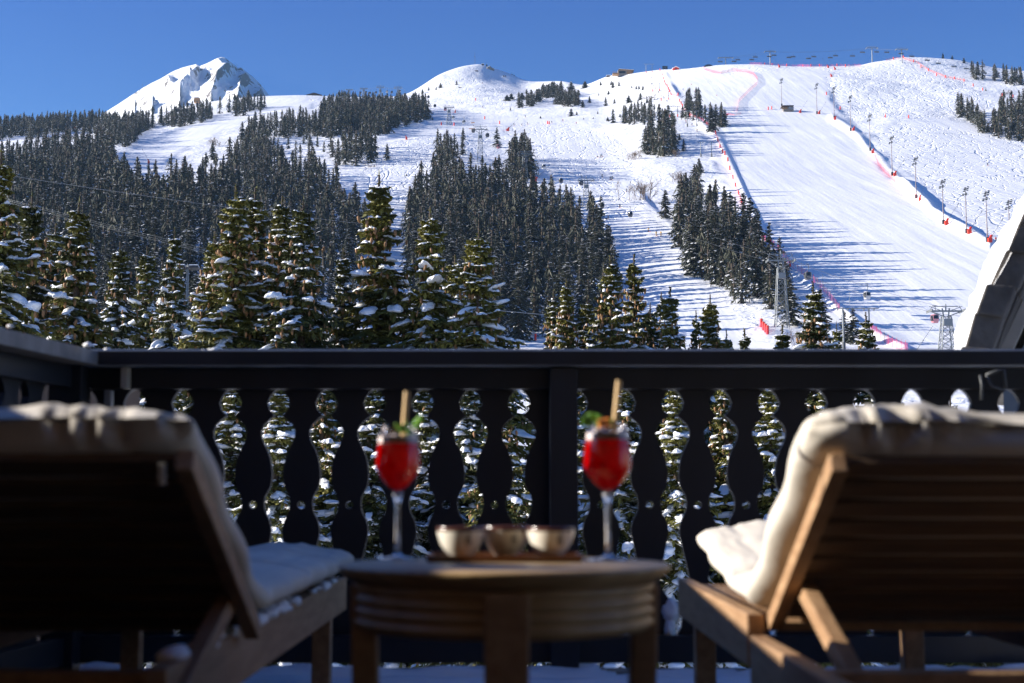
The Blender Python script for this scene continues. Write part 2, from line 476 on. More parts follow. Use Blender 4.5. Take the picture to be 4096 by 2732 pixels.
TRACK = [
 [(3300,290),(3600,270),(3850,320),(4000,420),(3900,480),(3560,470),(3380,470),(3320,380)],
 [(1650,330),(1900,270),(2100,340),(2200,420),(2000,440),(1750,400)],
 [(1450,600),(1700,560),(2000,540),(1950,600),(1760,640),(1700,800),(1600,870),(1480,850),(1460,700)],
 [(4096,560),(3600,480),(3480,560),(3960,960),(4300,1000)],
 [(2050,490),(2300,490),(2500,560),(2560,620),(2540,720),(2600,800),(2440,900),(2400,800),(2200,720),(2120,640),(2000,560)],
]
gm = np.zeros(AA.shape); tm = np.zeros(AA.shape)
for p in GROOM: gm = np.maximum(gm, inpoly(PX, PY, p))
for p in TRACK: tm = np.maximum(tm, inpoly(PX, PY, p))
def blur(a, n=4):
    for _ in range(n):
        a = (a + np.roll(a, 1, 0) + np.roll(a, -1, 0) + np.roll(a, 1, 1) + np.roll(a, -1, 1)) / 5
    return a
gm = blur(gm, 6); tm = blur(tm, 6)
wild = 1 - 0.93 * gm
wild = np.maximum(wild, 0)
ZG += fade * skyf * np.clip(DD / 800, 0, 1) * (fbm(XX / 90, DD / 90, 3) * 9 * (0.35 + 0.65 * (1 - gm)) + fbm(XX / 22, DD / 22, 3) * 2.0 * (0.06 + 0.88 * wild)
      + fbm(XX / 6, DD / 6, 2) * 0.45 * wild)
# bank of ploughed snow along the floodlit piste edge
def bank(pl, amp, w):
    global ZG
    best = np.full(AA.shape, 1e9)
    for (x0, y0), (x1, y1) in zip(pl[:-1], pl[1:]):
        dx, dy = x1 - x0, y1 - y0
        t = np.clip(((PX - x0) * dx + (PY - y0) * dy) / (dx * dx + dy * dy), 0, 1)
        best = np.minimum(best, np.hypot(PX - x0 - t * dx, PY - y0 - t * dy))
    ZG += amp * np.exp(-(best / w) ** 2)
bank([(3330,470),(3400,515),(3490,600),(3580,695),(3670,795),(3780,890),(3960,975)], 1.6, 14)
bank([(2660,300),(2700,380),(2790,480),(2880,560),(2920,650),(2960,740),(3010,840),(3060,960),(3150,1060),(3300,1200),(3480,1330),(3620,1400)], 1.0, 12)

ES = EV(YSKY)[:, None]
ov = ZG - EYE - ES * DD
ZG -= np.where(DD > 300, np.log1p(np.exp(np.clip(ov * 1.2, -30, 30))) / 1.2, 0)

def ground_z(X, Y):
    X = np.asarray(X, float); Y = np.asarray(Y, float)
    a = np.clip(X / Y, avals[0], avals[-1])
    ia = np.clip(np.searchsorted(avals, a) - 1, 0, NA - 2); fa = (a - avals[ia]) / (avals[ia + 1] - avals[ia])
    idx = np.clip(np.searchsorted(dvals, Y) - 1, 0, ND - 2); fd = np.clip((Y - dvals[idx]) / (dvals[idx + 1] - dvals[idx]), 0, 1)
    return (ZG[ia, idx] * (1 - fa) * (1 - fd) + ZG[ia + 1, idx] * fa * (1 - fd) + ZG[ia, idx + 1] * (1 - fa) * fd + ZG[ia + 1, idx + 1] * fa * fd)
def ground(px, py, dmin=150):
    """first point of the terrain met by the sight line through a pixel"""
    a = AU(px, py); E = EV(py)
    Dd = np.linspace(dmin, 1700, 1600)
    z = ground_z(a * Dd, Dd)
    ok = np.nonzero(z - EYE >= E * Dd)[0]
    D = Dd[ok[0]] if len(ok) else DSKYA[np.argmin(np.abs(avals - a))]
    X = a * D
    return Vector((X, D, float(ground_z(X, D))))

# full-circle sheet: the columns beyond the view bend round behind the terrace
def build_terrain():
    # thin the view grid: every column, near rows thinned
    th = np.arctan(avals)
    ext = np.radians(np.arange(44, 360 - 44, 8.0))
    ths = np.concatenate([th, ext])
    tc = np.clip(np.where(ths > math.pi, ths - 2 * math.pi, ths), -math.atan(A_MAX), math.atan(A_MAX))
    rows = ND
    V = np.zeros((len(ths), rows, 3))
    for i, t in enumerate(ths):
        if i < NA:
            V[i, :, 0] = dvals * avals[i]; V[i, :, 1] = dvals; V[i, :, 2] = ZG[i]
        else:
            s = (t - math.atan(A_MAX)) / (2 * math.pi - 2 * math.atan(A_MAX))
            z = ZG[NA - 1] * (1 - s) + ZG[0] * s
            f = 1 - 0.93 * min(1, min(s, 1 - s) * 9)
            z = np.where(z > -5, -5 + (z + 5) * f, z)
            r = dvals / math.cos(math.atan(A_MAX))
            V[i, :, 0] = r * math.sin(t); V[i, :, 1] = r * math.cos(t); V[i, :, 2] = z
    n = len(ths)
    idx = np.arange(n * rows).reshape(n, rows)
    nx = np.roll(idx, -1, 0)
    Fq = np.stack([idx[:, :-1], nx[:, :-1], nx[:, 1:], idx[:, 1:]], -1).reshape(-1, 4)[:, ::-1]
    me = npmesh('snow_slope', [(V.reshape(-1, 3), Fq, 0)], [M['snow_terrain']], smooth=True)
    for nm, arr, dv in (('wild', wild, 1.0), ('tracks', tm, 0.0), ('groomed', gm, 0.0)):
        full = np.full((n, rows), dv); full[:NA] = arr
        at = me.attributes.new(nm, 'FLOAT', 'POINT'); at.data.foreach_set('value', full.astype(np.float32).ravel())
    o = obj('snow_slope', me)
    tag(o, 'snow covered mountainside with pistes rising behind the terrace', kind='structure')
build_terrain()

# distant summit
def build_peak():
    RX = [380,430,470,520,570,600,640,690,730,760,785,800,830,870,886,900,915,935,950,965,985,1010,1040,1065,1085,1120]
    RY = [480,443,418,385,352,335,316,286,270,262,256,264,252,232,228,231,243,256,272,270,287,305,335,366,392,440]
    n, m = 420, 200
    px = np.linspace(380, 1120, n); ry = np.interp(px, RX, RY)
    V = np.zeros((n, m, 3))
    s = np.linspace(0, 1, m)
    for i in range(n):
        py = ry[i] + (560 - ry[i]) * s ** 0.9
        D = 3300 - 900 * s
        # spurs running down towards the viewer
        E = np.array([EV(y) for y in py])
        a = (px[i] - 2048) / F / (CP - (1366 - ry[i]) / F * SP)
        V[i, :, 0] = a * 3300 * (1 - 0.27 * s); V[i, :, 1] = D; V[i, :, 2] = EYE + E * D
    X, Y = V[..., 0], V[..., 1]
    S = np.broadcast_to(s, (n, m))
    rid = lambda k, o: 1 - np.abs(2 * (fbm(X / k + o + Y / (k * 1.7), Y / (k * 2.2) + o, 3)))*2
    env = np.clip(S * 7, 0, 1) 
    V[..., 2] += env * ((rid(230, 0) - 0.6) * 50 + (rid(80, 5) - 0.6) * 16 + fbm(X / 14, Y / 14, 3) * 7)
    qx, qy = proj(V[..., 0], V[..., 1], V[..., 2])
    for pl, amp, w in (([(785,258),(715,292),(668,330),(672,385),(610,440)], 60, 26), ([(886,228),(868,285),(800,330),(720,410)], 75, 30), ([(945,268),(915,310),(870,350),(845,430)], 60, 24),
                       ([(1000,300),(965,350),(950,430)], 45, 20), ([(1050,350),(1030,420)], 35, 16), ([(835,258),(800,300),(760,320)], 35, 16), ([(600,330),(560,380),(540,430)], 40, 24)):
        best = np.full(qx.shape, 1e9); sgn_ = np.zeros(qx.shape)
        for (x0, y0), (x1, y1) in zip(pl[:-1], pl[1:]):
            dx, dy = x1 - x0, y1 - y0
            t = np.clip(((qx - x0) * dx + (qy - y0) * dy) / (dx * dx + dy * dy), 0, 1)
            ex = qx - x0 - t * dx; ey = qy - y0 - t * dy; dd = np.hypot(ex, ey)
            sgn_ = np.where(dd < best, ex, sgn_); best = np.minimum(best, dd)
        wv = np.where(sgn_ > 0, w * .55, w * 1.6)
        V[..., 2] += env * amp * .62 * np.exp(-best / wv)
    ax_ = np.array([(x - 2048) / F / (CP - (1366 - y) / F * SP) for x, y in zip(px, ry)])
    er = np.interp(V[..., 0] / V[..., 1], ax_, EV(ry)); ov = V[..., 2] - EYE - er * V[..., 1]
    V[..., 2] -= np.where(S > 0, np.log1p(np.exp(np.clip(ov * .12, -30, 30))) / .12, 0)
    back = V[:, :1].copy(); back[..., 1] += 500; back[..., 2] -= 400
    V = np.concatenate([back, V], 1); m += 1
    idx = np.arange(n * m).reshape(n, m)
    Fq = np.stack([idx[:-1, :-1], idx[:-1, 1:], idx[1:, 1:], idx[1:, :-1]], -1).reshape(-1, 4)[:, ::-1]
    mt = bpy.data.materials.new('summit_rock_and_snow'); mt.use_nodes = True
    nt = mt.node_tree; b = nt.nodes['Principled BSDF']; b.inputs['Roughness'].default_value = 0.7
    tc = nt.nodes.new('ShaderNodeTexCoord'); n1 = nt.nodes.new('ShaderNodeTexNoise'); n1.inputs['Scale'].default_value = 0.035; n1.inputs['Detail'].default_value = 9; n1.inputs['Roughness'].default_value = 0.7
    nt.links.new(tc.outputs['Object'], n1.inputs['Vector'])
    at = nt.nodes.new('ShaderNodeAttribute'); at.attribute_name = 'rock'
    ge = nt.nodes.new('ShaderNodeNewGeometry'); sx = nt.nodes.new('ShaderNodeSeparateXYZ'); nt.links.new(ge.outputs['True Normal'], sx.inputs[0])
    sl = nt.nodes.new('ShaderNodeMath'); sl.operation = 'MULTIPLY_ADD'; sl.inputs[1].default_value = -0.45; sl.inputs[2].default_value = 0.36; nt.links.new(sx.outputs[2], sl.inputs[0])
    a0 = nt.nodes.new('ShaderNodeMath'); a0.operation = 'ADD'; nt.links.new(sl.outputs[0], a0.inputs[0]); nt.links.new(n1.outputs[0], a0.inputs[1])
    ad = nt.nodes.new('ShaderNodeMath'); ad.operation = 'ADD'; nt.links.new(a0.outputs[0], ad.inputs[0]); nt.links.new(at.outputs['Fac'], ad.inputs[1])
    cr = nt.nodes.new('ShaderNodeValToRGB'); cr.color_ramp.elements[0].position = 0.745; cr.color_ramp.elements[0].color = (0.84, 0.86, 0.89, 1)
    cr.color_ramp.elements[1].position = 0.77; cr.color_ramp.elements[1].color = (0.13, 0.105, 0.09, 1)
    nt.links.new(ad.outputs[0], cr.inputs[0]); nt.links.new(cr.outputs[0], b.inputs['Base Color'])
    bp = nt.nodes.new('ShaderNodeBump'); bp.inputs['Distance'].default_value = 9; nt.links.new(n1.outputs[0], bp.inputs['Height']); nt.links.new(bp.outputs[0], b.inputs['Normal'])
    me = npmesh('mountain', [(V.reshape(-1, 3), Fq, 0)], [mt], smooth=True)
    pxx = np.repeat(px, m).reshape(n, m)
    pyy = proj(V[..., 0], V[..., 1], V[..., 2])[1]
    rock = 0.0 + 0 * pxx
    for poly, a in (([(935,262),(960,262),(1110,440),(1040,420),(960,330)], 0.20), ([(835,280),(870,262),(900,290),(860,330),(810,345)], 0.12), ([(770,258),(800,255),(815,275),(780,292)], 0.12),
                    ([(880,235),(940,262),(920,285),(880,262)], 0.12), ([(880,350),(960,340),(1000,400),(900,380)], 0.12), ([(560,340),(600,335),(590,450),(540,440)], 0.08)):
        rock = np.where(inpoly(pxx, pyy, poly), a, rock)
    rock = blur(rock, 3)
    a_ = me.attributes.new('rock', 'FLOAT', 'POINT'); a_.data.foreach_set('value', rock.astype(np.float32).ravel())
    tag(obj('mountain', me), 'jagged snowy summit with bare rock on its right shoulder', kind='structure')
build_peak()

# ------------------------------------------------------------------ spruces
def ico(sub=1):
    bm = bmesh.new(); bmesh.ops.create_icosphere(bm, subdivisions=sub, radius=1)
    V = np.array([v.co[:] for v in bm.verts]); Fc = np.array([[v.index for v in f.verts] for f in bm.faces]); bm.free()
    return V, Fc
ICO2 = ico(2); ICO3 = ico(3)
def nrm(a): return a / (np.linalg.norm(a, axis=-1, keepdims=True) + 1e-9)
def blades(Pb, T, S, l, w):
    """rhombic sprays: base, side, tip, side"""
    n = len(Pb)
    V = np.stack([Pb, Pb + T * (l * 0.45)[:, None] + S * w[:, None], Pb + T * l[:, None], Pb + T * (l * 0.45)[:, None] - S * w[:, None]], 1).reshape(-1, 3)
    return V, np.arange(n * 4).reshape(n, 4)
def lumps(rs, pos, ax, size, big=False):
    """soft snow pillows: pos (n,3), ax (n,3) long axis, size (n,3)"""
    V0, F0 = ICO3 if big else ICO2
    n = len(pos); k = len(V0)
    up = np.array([0, 0, 1.0]); X = nrm(ax); Yv = nrm(np.cross(np.broadcast_to(up, X.shape), X)); Zv = np.cross(X, Yv)
    d = rs.normal(size=(n, 3, 3)); ph = rs.uniform(0, 6, (n, 3))
    dis = 1 + 0.16 * np.sin(np.einsum('kj,nij->nik', V0 * 2.6, d) + ph[:, :, None]).sum(1)
    L = V0[None] * dis[..., None] * size[:, None, :]
    L[..., 2] = np.where(L[..., 2] < 0, L[..., 2] * 0.35, L[..., 2])
    W = pos[:, None] + L[..., :1] * X[:, None] + L[..., 1:2] * Yv[:, None] + L[..., 2:] * Zv[:, None]
    return W.reshape(-1, 3), (F0[None] + (np.arange(n) * k)[:, None, None]).reshape(-1, 3)
def spruce(seed, h, Rb, nb, K, sub=0, snow=0.2, fg=False, cones=0, bw=1.0, bigsnow=0, cutlow=0.03):
    rs = np.random.default_rng(seed)
    nw = max(8, int(nb / (3.5 if fg else 7)))
    u = np.sort(rs.uniform(0, 1, nb)) ** (1.2 if fg else 0.85)
    u = np.round(u * nw) / nw + rs.normal(0, (0.6 if fg else 0.35) / nw, nb)
    u = cutlow + (0.955 - cutlow) * np.clip(np.where(u > 1, 2 - u, u), 0, 1)
    az = np.arange(nb) * 2.39996 + rs.uniform(-0.5, 0.5, nb)
    lob = 1 + 0.16 * np.sin(az * 2 + rs.uniform(0, 6)) + 0.10 * np.sin(u * 22 + rs.uniform(0, 6))
    L = Rb * np.clip((1 - u) / 0.97, 0, 1) ** (1.12 if fg else 0.82) * rs.uniform(0.5, 1.2, nb) * lob + 0.004 * h
    p0 = -0.10 + (0.5 if fg else 0.75) * u ** 1.5 + rs.normal(0, .10, nb); q = (0.42 + 0.62 * (1 - u) + rs.uniform(-.15, .3, nb)) if fg else (0.36 + 0.34 * (1 - u) + rs.uniform(-.12, .2, nb))
    d = np.stack([np.cos(az), np.sin(az), 0 * az], -1); sd_ = np.stack([-np.sin(az), np.cos(az), 0 * az], -1)
    s = (np.arange(K) + 0.8) / K
    s = s[None] * np.ones((nb, 1))
    r = L[:, None] * s
    z = (u * h)[:, None] + L[:, None] * (p0[:, None] * s - q[:, None] * s ** 2 + (0.30 if fg else 0.14) * s ** 4)
    bend = rs.normal(0, 0.08, nb)[:, None] * s ** 2 * L[:, None]
    N = d[:, None] * r[..., None] + sd_[:, None] * bend[..., None]; N[..., 2] = z
    T = nrm(np.diff(N, axis=1, append=N[:, -1:] * 2 - N[:, -2:-1] + 1e-6))
    parts = []; 
    Nf = N.reshape(-1, 3); Tf = T.reshape(-1, 3); Sf = np.repeat(sd_, K, 0); Lf = np.repeat(L, K); sf = s.reshape(-1)
    seg = Lf / K
    up = np.array([0, 0, 1.0])
    base = []; 
    # main spray along the branch
    def add(Pb, Td, Sd, l, w, roll=0.5):
        Td = nrm(Td); n = len(Pb)
        U = np.cross(Td, Sd); ro = rs.normal(0, roll, n)[:, None]
        Sn = nrm(Sd * np.cos(ro) + U * np.sin(ro))
        V, Fc = blades(Pb, Td, Sn, l, w)
        base.append((V, Fc))
    W = bw
    add(Nf - Tf * seg[:, None] * 0.8, Tf, Sf, seg * 1.9, np.minimum(0.10 * W + 0 * seg, seg * 0.6))
    for sg in (-1, 1):
        for rep in range(2 if fg else 1):
            al = rs.uniform(0.6, 1.15, len(Nf))[:, None]
            Td = nrm(Tf * np.cos(al) + Sf * sg * np.sin(al) - up * rs.uniform(0.0, 0.45, len(Nf))[:, None])
            l = Lf * 0.36 * (1 - 0.6 * sf) * rs.uniform(0.6, 1.2, len(Nf)) + 0.08 * W
            off = Nf - Tf * (seg * rs.uniform(0, 1, len(Nf)))[:, None]
            if sub:
                add(off, Td, np.cross(Td, up), l, 0.035 * W + 0.03 * l)
                for j in range(sub):
                    tt = (j + rs.uniform(0.2, 1.0, len(Nf))) / sub
                    pb = off + Td * (l * tt)[:, None]
                    sg2 = np.where(rs.random(len(Nf)) < 0.5, -1, 1)[:, None]
                    Sd = nrm(np.cross(Td, up))
                    T2 = nrm(Td * 0.7 + Sd * sg2 * 0.75 - up * rs.uniform(0, 0.6, len(Nf))[:, None])
                    add(pb, T2, nrm(np.cross(T2, up)), l * 0.35 * (1 - 0.4 * tt) + 0.07 * W, 0.035 * W + 0 * l, 1.0)
            else:
                add(off, Td, nrm(np.cross(Td, up)), l, 0.10 * W + 0.13 * l, 0.6)
    # hanging twigs
    pick = rs.random(len(Nf)) < (0.9 if fg else 0.35)
    Tn = nrm(-up + rs.normal(0, 0.25, (pick.sum(), 3)) + Tf[pick] * 0.3)
    Sx = nrm(np.cross(Tn, rs.normal(size=Tn.shape)))
    add(Nf[pick], Tn, Sx, ((0.15 if fg else 0.18) + (0.20 if fg else 0.10) * Lf[pick]) * rs.uniform(0.5, 1.2, pick.sum()), 0.055 * W + 0 * sf[pick], 1.5)
    # leader
    t = nrm(np.stack([rs.normal(0, .1, 10), rs.normal(0, .1, 10), np.ones(10)], -1))
    add(np.stack([0 * t[:, 0], 0 * t[:, 0], h * rs.uniform(0.88, 0.975, 10)], -1), t, nrm(np.cross(t, rs.normal(size=t.shape))), np.full(10, 0.022 * h), np.full(10, 0.025 * W))
    a = rs.uniform(0, 6.28, 48); t = nrm(np.stack([np.cos(a), np.sin(a), rs.uniform(0.1, 1.0, 48)], -1)); zz_ = rs.uniform(0.87, 0.98, 48)
    add(np.stack([0 * a, 0 * a, h * zz_], -1), t, nrm(np.cross(t, up)), 0.004 * h + 0.13 * h * (0.99 - zz_), np.full(48, 0.035 * W))
    green = [(V, Fc, 0) for V, Fc in base]
    # snow
    patch = rs.random(nb) < (0.75)
    snowp = []
    if fg:
        zone = vnoise(np.cos(az) * 1.3 + seed + 5, u * 7.5 + np.sin(az) * 1.3 + seed * .3)
        zt_ = np.quantile(zone, 1 - min(.85, snow * 2.2)); zon = zone > zt_
        heavy = zon & (rs.random(nb) < .50) & (u < .9)
        keep = (np.repeat(heavy, K) & (sf > 0.25) & (rs.random(len(Nf)) < 0.97)) | ((rs.random(len(Nf)) < snow * 0.12) & (sf > 0.3))
        nk = keep.sum(); Tk = Tf[keep]; lk = seg[keep]
        sz = np.stack([lk * rs.uniform(0.6, 0.95, nk) + 0.03, 0.04 + 0.085 * Lf[keep] * rs.uniform(0.35, 1.0, nk) * (1 - 0.4 * sf[keep]), rs.uniform(0.03, 0.085, nk)], -1)
        V, Fc = lumps(rs, Nf[keep] + up * 0.03, nrm(Tk + rs.normal(0, 0.12, Tk.shape)), sz)
        snowp.append((V, Fc, 0))
        # frosted sprays over the loaded boughs
        for sg in (-1, 1):
            kk = np.repeat(zon, K) & (rs.random(len(Nf)) < .75) & (sf > .2)
            n2 = kk.sum(); al = rs.uniform(0.5, 1.1, n2)[:, None]
            Td = nrm(Tf[kk] * np.cos(al) + Sf[kk] * sg * np.sin(al) - up * rs.uniform(0.05, 0.35, n2)[:, None])
            l = (Lf[kk] * 0.34 * (1 - 0.6 * sf[kk]) * rs.uniform(0.5, 1.1, n2) + 0.06)
            V, Fc = blades(Nf[kk] + up * 0.03, Td, nrm(np.cross(Td, up) + rs.normal(0, .15, (n2, 3))), l, 0.025 + 0.11 * l)
            snowp.append((V, Fc, 0))
        # powder caught on the side twigs
        for sg in (-1, 1):
            kk = rs.random(len(Nf)) < np.repeat(np.where(zon, .20, .02 + snow * .05), K)
            n2 = kk.sum(); Sx = nrm(Sf[kk] * sg + Tf[kk] * rs.uniform(0.2, 1, n2)[:, None] - up * 0.2)
            Pk = Nf[kk] + Sx * (Lf[kk] * 0.30 * (1 - 0.6 * sf[kk]) * rs.uniform(0.2, 1, n2))[:, None] + up * 0.02
            sz = np.stack([rs.uniform(0.04, 0.13, n2), rs.uniform(0.025, 0.06, n2), rs.uniform(0.015, 0.04, n2)], -1)
            V, Fc = lumps(rs, Pk, Sx, sz)
            snowp.append((V, Fc, 0))
    else:
        keep = (rs.random(len(Nf)) < snow) & np.repeat(patch, K) & (sf > 0.25)
        nk = keep.sum(); Tk = Tf[keep]; Pk = Nf[keep] + up * 0.02 * W - Tk * (seg[keep] * 0.5)[:, None]
        sg2 = np.where(rs.random(nk) < 0.5, -1, 1)[:, None]
        T2 = nrm(Tk + Sf[keep] * sg2 * rs.uniform(0, 1, nk)[:, None])
        V, Fc = blades(Pk + up * 0.05 * (h / 14.0), T2, nrm(np.cross(T2, up)), seg[keep] * 1.3 + 0.15 * W, rs.uniform(0.08, 0.2, nk) * W)
        snowp.append((V, Fc, 0))
    if fg and bigsnow:
        bi = rs.integers(int(nb * 0.05), int(nb * 0.9), bigsnow); ki = rs.integers(max(1, K // 2), K, bigsnow)
        for dk, f_ in ((0, 1.0), (-1, 0.85), (1, 0.6)):
            kk = np.clip(ki + dk, 1, K - 1)
            Pb = N[bi, kk] + up * 0.05; Tb = T[bi, kk]
            sz = np.stack([rs.uniform(0.18, 0.42, bigsnow), rs.uniform(0.12, 0.26, bigsnow), rs.uniform(0.10, 0.22, bigsnow)], -1) * f_ * (0.6 + 0.7 * (1 - u[bi]))[:, None]
            V, Fc = lumps(rs, Pb, Tb, sz, True)
            snowp.append((V, Fc, 0))
    conep = []
    if cones:
        w = (u > 0.30) & (u < 0.90)
        ids = np.nonzero(w)[0]; bi = rs.choice(ids, cones, p=(u[ids] ** 2) / (u[ids] ** 2).sum()); ki = rs.integers(max(1, K // 2), K, cones)
        Pc = N[bi, ki] + rs.normal(0, 0.10, (cones, 3))
        n6 = 6; prof = [(0.0, 0.012), (-0.03, 0.032), (-0.10, 0.034), (-0.17, 0.010)]
        th = np.arange(n6) * 2 * math.pi / n6
        ring = np.array([[[math.cos(t) * r_, math.sin(t) * r_, zz] for t in th] for zz, r_ in prof]).reshape(-1, 3)
        Fr = np.array([[k * n6 + i, k * n6 + (i + 1) % n6, (k + 1) * n6 + (i + 1) % n6, (k + 1) * n6 + i] for k in range(3) for i in range(n6)])
        sc = rs.uniform(0.8, 1.25, cones)
        Vc = ring[None] * sc[:, None, None]; Vc[..., :2] += Vc[..., 2:] * rs.normal(0, 0.15, (cones, 1, 2))
        Vc = (Vc + Pc[:, None]).reshape(-1, 3); Fc = (Fr[None] + (np.arange(cones) * len(ring))[:, None, None]).reshape(-1, 4)
        conep.append((Vc, Fc, 0))
    # trunk and bare limbs
    n8 = 8; hs = np.linspace(-0.4, h * 0.98, 9); rr = 0.016 * h * (1 - np.clip(hs / h, 0, 1)) ** 0.9 + 0.015
    th = np.arange(n8) * 2 * math.pi / n8
    Vt = np.stack([np.cos(th)[None] * rr[:, None], np.sin(th)[None] * rr[:, None], np.broadcast_to(hs[:, None], (9, n8))], -1).reshape(-1, 3)
    Ft = np.array([[k * n8 + i, k * n8 + (i + 1) % n8, (k + 1) * n8 + (i + 1) % n8, (k + 1) * n8 + i] for k in range(8) for i in range(n8)])
    tr = [(Vt, Ft, 0)]
    if fg:
        b0 = np.stack([0 * u, 0 * u, u * h], -1); mid = N[:, K // 2]; wv = (0.012 + 0.006 * L)[:, None]
        for S2 in (sd_, np.broadcast_to(up, sd_.shape)):
            V = np.stack([b0 + S2 * wv, mid + S2 * wv * 0.5, mid - S2 * wv * 0.5, b0 - S2 * wv], 1).reshape(-1, 3)
            tr.append((V, np.arange(nb * 4).reshape(nb, 4), 0))
    return dict(green=green, snow=snowp, cones=conep, trunk=tr)

def tree_meshes(kind, seed, **kw):
    t = spruce(seed, **kw)
    needle = M['needle_fg'] if kw.get('fg') else M['needle']
    d = {'trunk': npmesh('trunk', t['trunk'], [M['bark']], True), 'crown': npmesh('crown', t['green'], [needle])}
    if t['snow']: d['branch_snow'] = npmesh('branch_snow', t['snow'], [M['snow_soft']], bool(kw.get('fg')))
    if t['cones']: d['cones'] = npmesh('cones', t['cones'], [M['cone']], True)
    return d
def place_tree(ms, loc, rz, sc, label, group, name='spruce_tree'):
    e = thing(name, label, 'tree', loc, rz, group); e.scale = sc
    for k, me in ms.items():
        o = obj(k, me, e)
        if k in ('cones', 'branch_snow'): o['kind'] = 'stuff'
    return e

# ------------------------------------------------------------------ trees near the terrace
FGV = [tree_meshes('fg', 101 + i, h=15.0, Rb=rb, nb=nb, K=8, sub=4, snow=sn, fg=True, cones=cn, bigsnow=bs, bw=.85)
       for i, (rb, nb, sn, cn, bs) in enumerate([(3.5, 470, .24, 240, 34), (3.1, 450, .14, 320, 14), (4.0, 500, .42, 140, 60), (3.4, 460, .32, 200, 44), (2.6, 320, .15, 260, 14), (4.2, 400, .95, 30, 230)])]
FGL = [  # px, py of the tip, distance, variant, crown width factor, label
 (8, 560, 40, 3, 1.0, 'cone laden spruce cut by the left edge of the picture'),
 (130, 745, 44, 0, 1.0, 'spruce with snow cushions second from the picture edge above the side railing'),
 (318, 772, 42, 0, 1.05, 'broad spruce with a pale arrowhead of snow above the corner of the railing'),
 (482, 935, 62, 2, 0.9, 'snow laden spruce with bare dark stem above the railing corner'),
 (590, 955, 68, 2, 0.9, 'slim snow laden spruce just left of the lamp post'),
 (700, 880, 60, 3, 0.8, 'dark slim spruce directly behind the floodlight lamp post'),
 (945, 705, 43, 1, 1.15, 'olive green spruce with snow cap on its tip right of the lamp post'),
 (1022, 712, 46, 1, 1.0, 'olive green spruce full of cones beside the snow capped tip'),
 (1130, 745, 44, 1, 1.0, 'cone laden spruce between the olive pair and the snow draped one'),
 (1214, 765, 42, 0, 1.0, 'spruce with snow drifts on its right flank and cones at the tip'),
 (1374, 955, 47, 3, 0.75, 'small dark spruce squeezed left of the tallest tree'),
 (1517, 660, 45, 0, 1.10, 'tallest near spruce with a bare spiky leader in front of the open piste'),
 (1721, 790, 44, 2, 1.0, 'spruce with thick snow shoulders right of the tallest one'),
 (1916, 875, 43, 2, 1.1, 'wide spruce with snow cushions stepping down its right side'),
 (2214, 1132, 50, 1, 0.8, 'short cone covered spruce left of the twin tipped pair'),
 (2265, 1082, 48, 1, 0.8, 'cone covered spruce with a brown tip near the small red marker'),
 (2441, 992, 46, 1, 0.9, 'dense spruce with brown cones left of the thin open one'),
 (2535, 982, 47, 4, 0.95, 'thin open spruce with visible stem in front of the shaded piste'),
 (2645, 1140, 52, 4, 0.7, 'sparse little spruce tip left of the bushy snowy one'),
 (2680, 1116, 45, 3, 0.85, 'bushy spruce with snow blobs right of the thin open one'),
 (2783, 1215, 50, 4, 0.7, 'tiny spruce tip beside the snowy spruce on the piste side'),
 (2840, 1146, 44, 2, 0.85, 'snow patched spruce standing before the white piste run'),
 (2978, 1285, 42, 4, 1.0, 'low bare tipped spruce just above the rail near the red pads'),
 (3128, 1268, 43, 3, 0.95, 'low spruce with a snow ball on its tip near the red pads'),
 (3251, 1096, 41, 1, 1.05, 'spruce thick with hanging cones beside the lattice tower'),
 (225, 860, 56, 1, 1.0, 'cone laden spruce between the two pale snow capped ones at the left'),
 (860, 900, 52, 1, 1.0, 'olive spruce flank directly right of the lamp post'),
 (1820, 985, 52, 2, 1.0, 'snowy spruce between the shouldered one and the stepped one'),
 (2350, 1150, 50, 2, 0.9, 'snow patched spruce low between the cone covered pair and the dense one'),
 (2600, 1190, 50, 0, 0.9, 'low spruce behind the thin open one'),
 (2905, 1290, 46, 2, 0.7, 'low snowy bough tip between two near spruces'),
 (3345, 1265, 46, 0, 0.6, 'low snowy spruce right beside the thick coned one'),
 (3462, 1216, 42, 1, 0.85, 'small cone hung spruce furthest towards the neighbouring roof'),
]
for i, (px, py, D, v, w, lab) in enumerate(FGL):
    p = P(px, py, D)
    gz = float(ground_z(p.x, p.y)) - 0.15
    h = p.z - gz
    # narrow tips for trees whose tip stands just above the rail
    w *= 1.16
    place_tree(FGV[v], (p.x, p.y, gz), i * 1.7, (w * h / 15.0, w * h / 15.0, h / 15.0), lab, 'cone laden spruces below the terrace')
# lower spruces seen only through the cut-outs of the railing
low = [(430, 1440, 33, 2), (690, 1500, 30, 0), (930, 1440, 31, 1), (1110, 1470, 29, 2), (1290, 1430, 33, 2), (1480, 1450, 30, 3), (1680, 1440, 32, 2), (1870, 1430, 31, 2), (2000, 1500, 28, 3), (2260, 1460, 34, 2), (2480, 1440, 31, 2), (2700, 1480, 30, 2), (2900, 1450, 32, 3), (3080, 1480, 31, 1), (3300, 1500, 33, 2), (3560, 1480, 34, 2), (3800, 1560, 32, 3)]
lowlab = ['behind the left lounger and the first cut-outs', 'behind the cut-out right of the left lounger back', 'behind the third full cut-out of the railing', 'behind the cut-outs left of the red drink',
          'left of the left glass behind the railing', 'directly behind the left wine glass', 'behind the cut-out just right of the left glass', 'behind the cut-out above the left bowl', 'behind the last cut-out before the rail post',
          'behind the thin cut-out right of the rail post', 'directly behind the right wine glass', 'behind the first wide cut-out right of the right glass', 'behind the second cut-out right of the right glass',
          'behind the olive green cut-out left of the right lounger', 'behind the upper edge of the right lounger back', 'behind the pale cut-out above the right cushion', 'behind the railing end at the far right']
